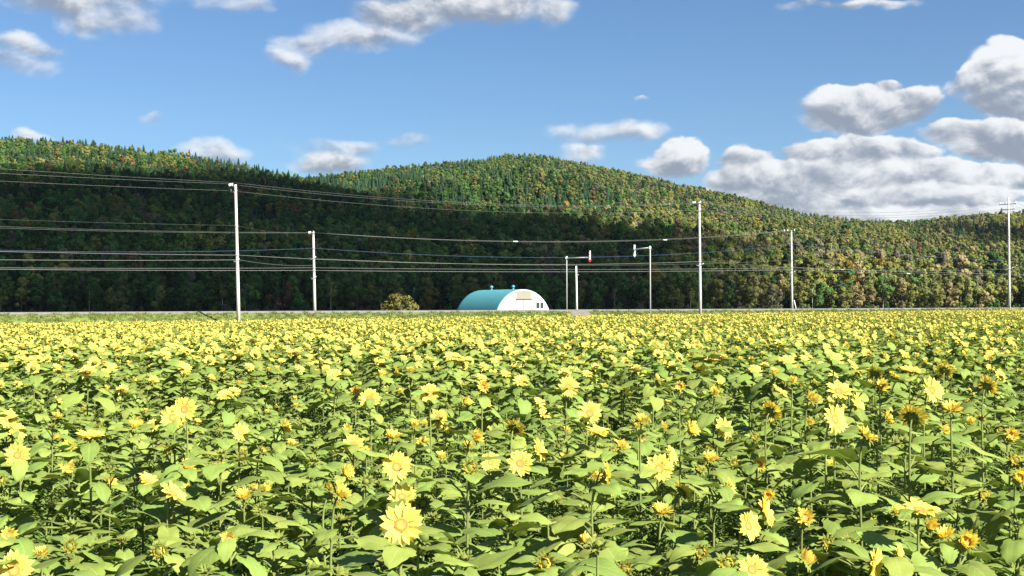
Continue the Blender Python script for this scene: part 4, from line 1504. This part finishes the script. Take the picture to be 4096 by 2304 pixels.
# flowers read off the photograph: column, row, apparent size, state, facing
HERO = """
1606 2100 175 o f;1588 1867 121 o f;1610 1988 115 o fu;1412 1779 85 o f;1963 1850 80 o f;2081 1854 105 o f;2154 1800 100 o r;1900 1748 70 h r;1383 1888 62 h r;
1688 1773 50 h f;1571 1746 65 h u;1765 1829 52 h u;1790 1731 42 h u;1467 1808 48 h u;1329 1983 120 o kr;1360 1975 85 h ru;1879 1875 70 y f;1462 1929 55 b f;1404 1950 48 b u;1365 2083 62 b u;
1733 2071 58 t u;1854 2238 70 b u;2063 2192 55 b r;1256 1844 50 b u;1692 2017 65 b f;1510 2238 66 t k;2058 1712 90 o k;1388 1717 40 h f;
2638 1875 115 o f;2679 1821 80 o r;2425 1917 140 o rr;2729 1967 100 o kr;2992 2104 115 o fr;3059 2046 120 o r;3009 2279 105 o f;2387 1729 100 o u;2483 1787 62 h ru;
2842 1838 70 h u;3036 1858 62 h f;2908 1958 75 h r;2267 1725 42 h u;2554 1706 60 h u;2763 1717 70 h r;2892 1712 88 o fr;2563 1752 36 h f;2288 1858 48 b u;2936 1856 48 y f;
2392 2188 85 b u;2800 2213 72 y f;2496 2279 62 y f;2786 1779 35 b u;2271 1779 48 b u;2992 1900 52 b u;58 2283 150 o f;67 1725 78 o r;358 1746 115 o u;396 1717 55 o k;
71 1821 100 o f;963 1729 75 o fr;692 1975 110 o ru;596 1929 100 o ru;754 1967 60 h u;338 1829 48 h r;538 1708 58 h u;37 2142 62 h f;915 2158 60 h f;975 1988 72 h u;
638 2208 72 y f;279 2188 66 y f;354 2188 48 b u;167 2217 56 h u;488 2163 48 b u;288 2100 60 b u;21 2004 52 b u;888 1817 56 t u;675 1800 50 y f;450 1825 40 b u;
83 1904 46 b f;38 1871 44 y f;58 1829 46 y f;13 1800 40 b f;823 2267 58 b u;208 1712 52 t u;779 1725 42 b u;875 1719 38 y f;3338 1677 120 o fr;3727 1561 102 o fr;
3355 1566 105 o fu;3427 1619 95 o r;3137 1441 60 o fr;3328 1443 58 o fu;3411 1491 62 o ru;3498 1495 72 o k;3576 1520 68 o k;3643 1483 85 o u;3779 1483 72 o k;3593 1425 48 o r;
3841 1412 62 h u;3949 1545 90 o kr;3982 1508 60 o u;3245 1599 75 h ru;3171 1528 52 h u;3117 1566 72 o ru;3233 1690 48 h r;3465 1748 85 h ru;3547 1669 62 h r;3651 1669 120 o k;
3660 1700 70 t u;3771 1719 62 h r;3808 1640 82 h u;3883 1690 50 h u;3895 1731 48 h r;4044 1740 62 h f;4077 1909 78 h f;3651 1603 46 b u;3527 1545 56 h f;3104 1661 72 o l;
3692 1582 46 b u;3465 1918 62 y f;4057 1843 62 y f;3626 1769 64 b u;3245 1781 52 b u;3821 1860 52 b u;3792 1797 46 b u;3361 1802 42 b u;3767 1942 52 b u;3678 2041 150 o u;
3593 2052 62 h u;3864 2165 98 h f;3600 2235 105 o r;3496 2254 140 o d;3220 2072 74 h f;3309 2173 56 y f;3391 2169 50 b f;3837 2045 52 b u;4078 2099 52 b u;3500 1990 48 b u;
3294 2002 52 b u;3480 2080 42 b f;3290 2052 58 b u;3768 1940 50 b u;1478 1595 85 o f;1718 1576 85 o f;1753 1673 75 o f;2058 1533 65 o f;2273 1548 85 o f;2359 1653 98 o f;
1738 1465 42 o fr;1792 1440 38 o f;1571 1490 58 o r;2233 1502 58 o f;1940 1630 52 o r;1862 1607 48 h r;1982 1494 46 o u;1932 1548 50 h f;1532 1560 50 o f;1423 1564 46 h f;
2029 1405 40 o f;2145 1661 62 o r;1660 1704 56 h u;1509 1506 40 h u;1633 1471 40 h u;146 1473 52 o f;343 1488 64 o f;722 1482 56 o f;402 1459 42 o fu;524 1418 38 o f;
632 1424 46 o fr;1158 1447 40 o f;32 1677 78 o fr;692 1670 95 o f;739 1638 98 o f;914 1590 66 o f;954 1574 60 o fu;596 1539 52 o r;477 1566 58 o fu;13 1542 46 o f;
64 1542 46 o fu;1304 1574 52 o r;1344 1507 60 o f;215 1606 44 o k;231 1670 46 h u;1137 1709 56 h r;541 1685 52 h r;3085 1646 95 o kr;3116 1550 60 o r;2568 1685 66 h u;
2504 1574 62 o kr;612 1702 45 o f;2610 1530 40 h u;2720 1545 44 h f;2795 1490 60 o k;2860 1575 60 h u;2630 1420 42 o f;2990 1490 60 o u;3000 1500 50 o k;3090 1480 50 h f
"""
Plant = []          # x, y, head height, size factor, state, normal, hero?
rp = random.Random(3)
HEADZ = 1.02




for ent in HERO.replace('\n', '').split(';'):
    if not ent.strip():
        continue
    a = ent.split()
    px, py, dia, st, fc = float(a[0]), float(a[1]), float(a[2]), a[3], a[4]
    dpy = py - hor_row(px)
    size = {'o': .170, 'h': .108, 'y': .088, 'b': .088, 't': .080}[st]
    lo, hi = {'o': (.92, 1.42), 'h': (.9, 1.3), 'y': (.8, 1.15), 'b': (.78, 1.12), 't': (.78, 1.12)}[st]
    Y = size * F / dia
    zrel = dpy * Y / F
    zt = 2.0 - zrel - field_z((px - CX) / F * Y)
    if zt < lo or zt > hi:
        zt = max(lo, min(hi, zt))
        Y = (2.0 - zt - field_z((px - CX) / F * Y)) * F / dpy
    p = at_y(px, py, Y)
    sc = max(.72, min(1.32, dia * Y / F / size))
    n = Vector(FACE[fc]) + Vector((rp.uniform(-.12, .12), rp.uniform(-.1, .1), rp.uniform(-.1, .1)))
    n.normalize()
    Plant.append(dict(x=p.x, y=p.y, z=p.z, sc=sc, st=st, n=n, fc=fc, hero=True, px=px, py=py, dia=dia))
# younger plants fill the gaps between them
pts = [(q_['x'], q_['y']) for q_ in Plant]
far_from = 19.0
tries = 0
while tries < 7500:
    tries += 1
    Y = math.sqrt(rp.uniform(4.15 ** 2, far_from ** 2))
    X = rp.uniform(-.42, .42) * Y
    if Y < 5.2 and rp.random() < .3:
        continue
    ok = True
    for (a, c) in pts:
        if (a - X) ** 2 + (c - Y) ** 2 < (.335 + .003 * Y) ** 2:
            ok = False
            break
    if not ok:
        continue
    # keep clear of the line of sight to the large flowers
    zt = rp.uniform(.70, .96)
    st = rp.choices('bythov', [.38, .14, .26, .20, .02, .0])[0]
    if st == 'o' and Y < 10: st = 'y'
    px, py = project((X, Y, field_z(X) + zt))
    blocked = False
    for q_ in Plant:
        if q_['hero'] and q_['st'] in 'oh' and q_['y'] > Y and abs(q_['px'] - px) < q_['dia'] * .75 and abs(q_['py'] - py) < q_['dia'] * .9 + 20:
            blocked = True
            break
    if blocked:
        zt -= .16
        st = 't'
    fc = rp.choices(['u', 'f', 'r', 'ru', 'fr', 'k'], [.4, .15, .12, .2, .1, .03])[0]
    if st in 'ot' and fc == 'k': fc = 'u'
    n = (Vector(FACE[fc]) + Vector((rp.uniform(-.3, .3), rp.uniform(-.2, .2), rp.uniform(-.1, .2)))).normalized()
    Plant.append(dict(x=X, y=Y, z=field_z(X) + zt, sc=rp.uniform(.85, 1.1), st=st, n=n, fc=fc, hero=False, px=px, py=py, dia=0))
    pts.append((X, Y))
Plant.sort(key=lambda q_: q_['y'])


def stem_mesh(h, n, r0):
    P0 = Vector((0, 0, -.04)); P3 = h
    P1 = Vector((h.x * .25, h.y * .25, h.z * .55))
    P2 = h - n * (.07 + .05 * (1 - max(0, n.z)))
    pts = []
    k = 9
    for i in range(k + 1):
        s = (i / k) ** .8
        pts.append(P0 * (1 - s) ** 3 + P1 * 3 * s * (1 - s) ** 2 + P2 * 3 * s * s * (1 - s) + P3 * s ** 3)
    V_, F_ = tube(pts, [r0 * (1 - .42 * i / k) for i in range(k + 1)], 7)
    return V_, F_, pts


def stem_at(pts, f):
    f = max(0, min(.9999, f)) * (len(pts) - 1)
    i = int(f)
    return pts[i].lerp(pts[i + 1], f - i)


SAYSTATE = {'o': 'open yellow sunflower', 'h': 'half-open sunflower', 'y': 'sunflower bud with yellow petal tips', 'b': 'spiky green sunflower bud', 't': 'small tight green sunflower bud'}
HANDMADE = {(1606, 2100): 'largest open sunflower, wide pale petals, facing the camera above the bottom centre edge', (58, 2283): 'big open sunflower cut off by the bottom corner on the wooded hill side',
            (1588, 1867): 'open sunflower with a bee on its orange disc', (1610, 1988): 'open sunflower half hidden just above the largest bloom',
            (2425, 1917): 'big sunflower seen edge-on, petals streaming down to one side', (3678, 2041): 'wide flat sunflower opening upward on a thick stem, lower corner away from the shed',
            (692, 1670): 'large open sunflower, lower of an overlapping bright pair', (739, 1638): 'large open sunflower, upper of an overlapping bright pair',
            (3864, 2165): 'cup-shaped orange sunflower with incurved petals and dark centre', (2638, 1875): 'round open sunflower facing the camera with one petal folded over its disc'}
singles = []
near_px = []
used = 0
stuff_near = []
for q_ in Plant:
    vis_ = -60 < q_['px'] < 4156 and q_['py'] < 2420
    if used < 298 and vis_:
        singles.append(q_); used += 1
    else:
        stuff_near.append(q_)


def say_row(py):
    for lim, s in ((2235, 'along the bottom edge'), (2120, 'in the first strip of plants'), (2010, 'in the second strip of plants'), (1920, 'in the third strip of plants'), (1850, 'in the fourth strip of plants'), (1790, 'in the fifth strip of plants'), (1735, 'in the sixth strip of plants'), (1680, 'in the seventh strip of plants'), (1610, 'in the eighth strip of plants')):
        if py > lim:
            return s
    return 'in the rearmost strip of plants'


bag = {}
HEROES = [w_ for w_ in singles if w_['hero'] and w_['st'] in 'ohy' and w_['dia'] > 55]
for q_ in singles:
    r = random.Random(int(q_['x'] * 997 + q_['y'] * 131))
    gz = field_z(q_['x'])
    h = Vector((q_['x'], q_['y'], q_['z'] - gz))
    st, n, sc = q_['st'], q_['n'], q_['sc']
    # the stem foot stands a little behind the face
    attach = h - n * ZF * sc
    foot = Vector((q_['x'] - n.x * .05 + r.uniform(-.03, .03), q_['y'] - n.y * .05 + r.uniform(-.03, .03), 0))
    root = empty('sunflower', (foot.x, foot.y, gz))
    hl = attach - foot
    V_, F_, pts = stem_mesh(hl, n, .0078 * (.85 + .25 * sc) if st != 't' else .0062)
    link('stem', MB().add(V_, F_).mesh('stem', M_stem), root)
    near = q_['y'] < 11
    nleaf = r.choice((10, 11, 12)) if near else r.choice((9, 10))
    a0 = r.uniform(0, 6.28)
    tall = hl.z
    for i in range(nleaf):
        f = .24 + .72 * (i + r.uniform(-.25, .25)) / nleaf if near else .46 + .50 * (i + r.uniform(-.2, .2)) / nleaf
        f = min(f, .955)
        p = stem_at(pts, f)
        ls = (1.22 - .7 * max(0, f - .72) / .28) * r.uniform(.8, 1.2) * (1.13 if q_['y'] < 8.5 else 1.0)
        lw = root.location + p
        lx, ly = project((lw.x, lw.y, lw.z + .06))
        lpx = F * .16 / lw.y
        if any(w_['y'] > lw.y and abs(w_['px'] - lx) < w_['dia'] * .5 + lpx and abs(w_['py'] - ly) < w_['dia'] * .5 + lpx * .45 for w_ in HEROES):
            if random.Random(i + int(lx)).random() < .85: continue
        Mx = Matrix.Translation(p) @ Matrix.Rotation(a0 + i * 2.4 + r.uniform(-.3, .3), 4, 'Z') @ Matrix.Rotation(r.uniform(-.25, .3), 4, 'X') @ Matrix.Rotation(r.uniform(-.3, .5), 4, 'Y') @ Matrix.Scale(ls, 4)
        link('leaf', r.choice(LEAVES), root, Mx)
    HM = Matrix.Translation(hl) @ frame(n, roll=r.uniform(0, 6.28)).to_4x4() @ Matrix.Scale(sc, 4)
    if st == 'o':
        hd = link('flower_head', r.choice(OPEN_BASE), root, HM)
        link('disc', DISC, hd, Matrix.Translation((0, 0, ZF)))
        if q_['hero'] and q_['dia'] >= 72:
            np_ = r.choice((20, 22, 22, 24))
            for l in range(2):
                for i in range(np_ // 2):
                    an = 6.283 * (i + .5 * l) / (np_ // 2) + r.uniform(-.1, .1)
                    Mp = polar(an, RD * .93, ZF - .001 + .003 * l, .10 + .13 * l + r.uniform(-.22, .2)) @ Matrix.Rotation(r.uniform(-.25, .25), 4, 'X') @ Matrix.Scale(r.uniform(.88, 1.12), 4)
                    link('petal', r.choice(PETALS), hd, Mp)
        else:
            link('corolla', r.choice(CORONA), hd)
    elif st == 'h':
        hd = link('flower_head', r.choice(HALF_BASE), root, HM)
        link('corolla', r.choice(HALF_COR), hd)
        link('disc', DISC, hd, Matrix.Translation((0, 0, ZF - .002)) @ Matrix.Scale(.8, 4))
    elif st == 'y':
        hd = link('bud', r.choice(BUD), root, HM)
        link('corolla', r.choice(BUDPET), hd)
    elif st == 'b':
        link('bud', r.choice(BUD), root, HM)
    else:
        link('bud', r.choice(TIGHT), root, HM)
    key = (int(q_['px']), int(q_['py'])) if q_['hero'] else None
    if key in HANDMADE:
        tag(root, HANDMADE[key], 'sunflower', 'sunflowers in the nearest rows')
    else:
        hx, hy = project((q_['x'], q_['y'], q_['z']))
        bag.setdefault((SAYSTATE[st] + (' ' + SAYFACE[q_['fc']] if st in 'oh' else ''), say_row(hy)), []).append((hx, root))
for (what, row), L in bag.items():
    L.sort(key=lambda w_: w_[0])
    for j, (hx, root) in enumerate(L):
        if len(L) == 1:
            lab = 'only ' + what + ' ' + row
        else:
            nth = ORD[j]
            lab = what + ' ' + row + ', ' + (nth + ' from left' if j < len(L) - 1 or j == 0 else 'rightmost')
        if len(lab.split()) > 14:
            lab = lab.replace(' of plants', '')
        tag(root, lab, 'sunflower', 'sunflowers in the nearest rows')

# ------------------------------------------------------------------ the rest of the field
def plant_proto(seed, st, lod):
    r = random.Random(seed)
    b = MB()
    h = .96 + (.10 if st == 'o' else (.03 if st == 'h' else -.06))
    fc = r.choice({'o': ['f', 'f', 'fr', 'fu', 'r', 'fl'], 'h': ['u', 'ru', 'f'], 'b': ['u', 'ru']}[st])
    n = (Vector(FACE[fc]) + Vector((r.uniform(-.2, .2), r.uniform(-.15, .15), r.uniform(-.1, .15)))).normalized()
    top = Vector((n.x * .03, n.y * .03, h))
    V_, F_, pts = stem_mesh(top, n, .0075)
    if lod > 0:
        V_, F_ = tube([pts[0], pts[5], pts[8], pts[9]], [.008, .007, .006, .005], 3, False)
    b.add(V_, F_, 1)
    nl = 13 if lod == 0 else 12
    a0 = r.uniform(0, 6.28)
    for i in range(nl):
        f = .50 + .47 * (i + r.uniform(-.2, .2)) / nl
        p = stem_at(pts, f)
        ls = (1.16 - .6 * max(0, f - .72) / .28) * r.uniform(.8, 1.2)
        lf = leaf_mesh(r.randrange(99999), .155, .130, .085, 6 if lod == 0 else (4 if lod == 1 else 2), 4 if lod == 0 else 2, r.uniform(.15, .7), lod > 0)
        Mx = Matrix.Translation(p) @ Matrix.Rotation(a0 + i * 2.4 + r.uniform(-.3, .3), 4, 'Z') @ Matrix.Rotation(r.uniform(-.3, .35), 4, 'X') @ Matrix.Rotation(r.uniform(-.3, .5), 4, 'Y') @ Matrix.Scale(ls, 4)
        b.merge(lf, Mx, {0: 0, 1: 1})
    HM = Matrix.Translation(top) @ frame(n, roll=r.uniform(0, 6)).to_4x4()
    rows = 4 if lod == 0 else (3 if lod == 1 else 2)
    if st == 'o':
        b.merge(head_base(r, 12 if lod == 0 else 6, .036, -.3, RD, lod), HM, {0: 4})
        V_, F_, uv = disc_geo(RD, 12 if lod == 0 else 7)
        b.add(V_, F_, 3, uv, HM @ Matrix.Translation((0, 0, ZF)))
        for Mx, V_, F_ in petal_ring(r, 20 if lod < 2 else 14, .054 if lod < 2 else .048, .021 if lod < 2 else .026, .12, RD, .22, 2, rows, 2 if lod == 0 else 1):
            b.add(V_, F_, 2, None, HM @ Mx)
    elif st == 'h':
        b.merge(head_base(r, 14 if lod == 0 else 7, .04, -.05, RD * .85, lod), HM, {0: 4})
        for Mx, V_, F_ in petal_ring(r, 20 if lod < 2 else 12, .048, .016, r.uniform(.6, 1.1), RD * .85, .3, 2, rows, 1, 0.0, .2):
            b.add(V_, F_, 5, None, HM @ Mx)
    else:
        b.merge(head_base(r, 16 if lod == 0 else 8, .046, .25, RD * .75, lod), HM, {0: 4})
        b.merge(head_base(r, 10 if lod == 0 else 5, .034, .9, RD * .6, lod), HM @ Matrix.Translation((0, 0, .006)), {0: 4})
    return b.mesh('field_sunflower', PLANT_MATS)


protos2, pk = [], {}
for lod, (no, nh, nb_) in enumerate(((6, 4, 4), (7, 4, 4), (8, 3, 3))):
    for st, cnt in (('o', no), ('h', nh), ('b', nb_)):
        for i in range(cnt):
            pk.setdefault((lod, st), []).append(len(protos2))
            protos2.append((plant_proto(1000 + lod * 100 + len(protos2), st, lod), None))
fp, fr_, fs, fi = [], [], [], []


def put_far(x, y, z_, st, yaw, s, lod):
    fp.append((x, y, z_)); fr_.append((rf.uniform(-.06, .06), rf.uniform(-.06, .06), yaw)); fs.append(s); fi.append(rf.choice(pk[(lod, st)]))


rf = random.Random(8)
for q_ in stuff_near:
    st = {'o': 'o', 'h': 'h'}.get(q_['st'], 'b')
    s = (q_['z'] - field_z(q_['x'])) / (1.06 if st == 'o' else .98)
    put_far(q_['x'], q_['y'], field_z(q_['x']), st, math.atan2(q_['n'].x, -q_['n'].y) * .6, max(.75, min(1.25, s)), 0)
gs = .45
for gy in np.arange(far_from, 230, gs):
    half = .43 * gy + 2
    for gx in np.arange(-half, half, gs):
        X, Y = gx + rf.uniform(-.24, .24), gy + rf.uniform(-.24, .24)
        n_ = X * ND.x + Y * ND.y
        if n_ > 113.3 + .5 * noise.noise(Vector((X * .3, Y * .3, 0))) or Y < far_from:
            continue
        if abs(X) > .385 * Y + 1.5:
            continue
        pxx = CX + F * X / Y
        left = 1 - pxx / 4096
        c_ = noise.noise(Vector((X * .12, Y * .07, 4.0)))
        far = max(0, min(1, (Y - 20) / 45))
        po = .16 + .08 * far + .30 * left * min(1, Y / 30) + .22 * c_
        ph_ = .24
        u = rf.random()
        st = 'o' if u < po else ('h' if u < po + ph_ else 'b')
        if st == 'b' and rf.random() < .12: continue
        yaw = rf.gauss(.25, .55)
        put_far(X, Y, field_z(X), st, yaw, (rf.gauss(1.0, .08) + (.04 if st == 'o' else 0)) * (1 - .16 * min(1, max(0, (Y - 28) / 40))), 0 if Y < 30 else (1 if Y < 60 else 2))
scatter('sunflower_field', fp, fr_, fs, fi, protos2, 'dense carpet of sunflowers stretching back to the grass verge', 'sunflower field')

# low feathery weeds under the plants
M_weed = mat('weed_green', (0.14, 0.21, 0.04), 0.8, var=0.25, hue=0.02, trans=0.25, spec=0.2)


def weed(seed):
    r = random.Random(seed)
    b = MB()
    for s_ in range(6):
        an = r.uniform(0, 6.28)
        hgt = r.uniform(.18, .42)
        lean = r.uniform(.05, .22)
        for k in range(9):
            f = (k + 1) / 9
            c_ = Vector((math.cos(an) * lean * f, math.sin(an) * lean * f, hgt * f))
            for sg in (-1, 1):
                dv = Vector((math.cos(an + sg * 1.3 + r.uniform(-.4, .4)), math.sin(an + sg * 1.3 + r.uniform(-.4, .4)), r.uniform(.1, .6))).normalized()
                L = .075 * (1 - .5 * f) * r.uniform(.8, 1.3)
                sd = dv.cross(Vector((0, 0, 1))).normalized() * .0075
                b.add([c_ - sd * .5, c_ + dv * L * .5 - sd, c_ + dv * L, c_ + dv * L * .5 + sd], [(0, 1, 2, 3)])
    return b.mesh('weed', M_weed)


wp, wr, wsx, wi = [], [], [], []
for _ in range(9500):
    Y = math.sqrt(rf.uniform(3.6 ** 2, 26 ** 2))
    X = rf.uniform(-.42, .42) * Y
    if noise.noise(Vector((X * .6, Y * .6, 7.0))) < -.18: continue
    wp.append((X, Y, field_z(X) - .01)); wr.append((0, 0, rf.uniform(0, 6.28))); wsx.append(rf.uniform(.9, 1.8)); wi.append(rf.randrange(4))
scatter('undergrowth', wp, wr, wsx, wi, [(weed(300 + i), None) for i in range(4)], 'feathery green weeds between the sunflower stems', 'weeds')

# grass on the verge
M_blade = mat('grass_blade', (0.135, 0.165, 0.035), 0.8, var=0.3, hue=0.02, trans=0.2, spec=0.2)


def tuft(seed):
    r = random.Random(seed)
    b = MB()
    for _ in range(16):
        an, rad = r.uniform(0, 6.28), r.uniform(0, .22)
        x, y = rad * math.cos(an), rad * math.sin(an)
        hgt = r.uniform(.10, .26)
        a2 = r.uniform(0, 6.28)
        dx, dy = math.cos(a2) * .02, math.sin(a2) * .02
        lx, ly = r.uniform(-.1, .1), r.uniform(-.1, .1)
        b.add([(x - dx, y - dy, 0), (x + dx, y + dy, 0), (x + lx * .5 + dx * .6, y + ly * .5 + dy * .6, hgt * .6), (x + lx, y + ly, hgt), (x + lx * .5 - dx * .6, y + ly * .5 - dy * .6, hgt * .6)], [(0, 1, 2, 3, 4)])
    return b.mesh('tuft', M_blade)


gp, gr, gsz, gidx = [], [], [], []
trk = None
for _ in range(15000):
    t_, n_ = rf.uniform(-30, 250), rf.uniform(113.4, 119.3)
    x, y = tn(t_, n_)
    pxx = CX + F * x / y
    if not -300 < pxx < 4400: continue
    s_ = (n_ - 111.4) / 8.5
    if abs(pxx - (2346 - 34 * s_)) < 38 + 6 * s_: continue
    gp.append((x, y, ground_z(x, y) - .01)); gr.append((0, 0, rf.uniform(0, 6.28))); gsz.append(rf.uniform(.6, 1.25)); gidx.append(rf.randrange(4))
scatter('grass', gp, gr, gsz, gidx, [(tuft(400 + i), None) for i in range(4)], 'mown grass on the bank below the road', 'grass')

# the bee on one of the front blooms
for q_ in singles:
    if q_['hero'] and (int(q_['px']), int(q_['py'])) == (1588, 1867):
        n = q_['n']
        c_ = Vector((q_['x'], q_['y'], q_['z'])) + n * .012 * q_['sc']
        Fm = frame(n).to_4x4()
        bee = MB()
        V_, F_ = lathe([(.0005, -.008), (.0026, -.0065), (.0034, -.003), (.0028, 0), (.0031, .002), (.0026, .0045), (.0022, .0055), (.0021, .007), (.0005, .0083)], 8)
        bee.add(V_, F_)
        Mx = Matrix.Translation(c_) @ Fm @ Matrix.Translation((RD * .75, -RD * .5, .003)) @ Matrix.Rotation(.8, 4, 'Z') @ Matrix.Rotation(math.pi / 2, 4, 'Y')
        bo = link('bee', bee.mesh('bee', M_black), None, Mx)
        tag(bo, 'tiny dark bee on the rim of an orange disc', 'bee')
        for sg in (-1, 1):
            V_ = [(0, 0, 0), (-.002, sg * .004, -.003), (-.002, sg * .007, -.007), (-.001, sg * .003, -.007)]
            link('wing', MB().add(V_, [(0, 1, 2, 3)]).mesh('wing', M_bark), bo, Matrix.Translation((-.003, 0, .002)))

# ------------------------------------------------------------------ the air between here and the hills
HAZE = 0.000018
m = bpy.data.materials.new('haze')
m.use_nodes = True
nt = NT(m.node_tree)
m.node_tree.nodes.remove(m.node_tree.nodes['Principled BSDF'])
pv = nt.n('ShaderNodeVolumePrincipled')
pv.inputs['Color'].default_value = (0.78, 0.88, 1.0, 1)
pv.inputs['Density'].default_value = HAZE
pv.inputs['Anisotropy'].default_value = 0.2
m.node_tree.links.new(pv.outputs[0], m.node_tree.nodes['Material Output'].inputs['Volume'])
V_, F_ = box(0, 0, (240 - 12) / 2, 9600, 9600, 252)
hz = link('haze', MB().add(V_, F_).mesh('haze', m, False))
tag(hz, kind='stuff')
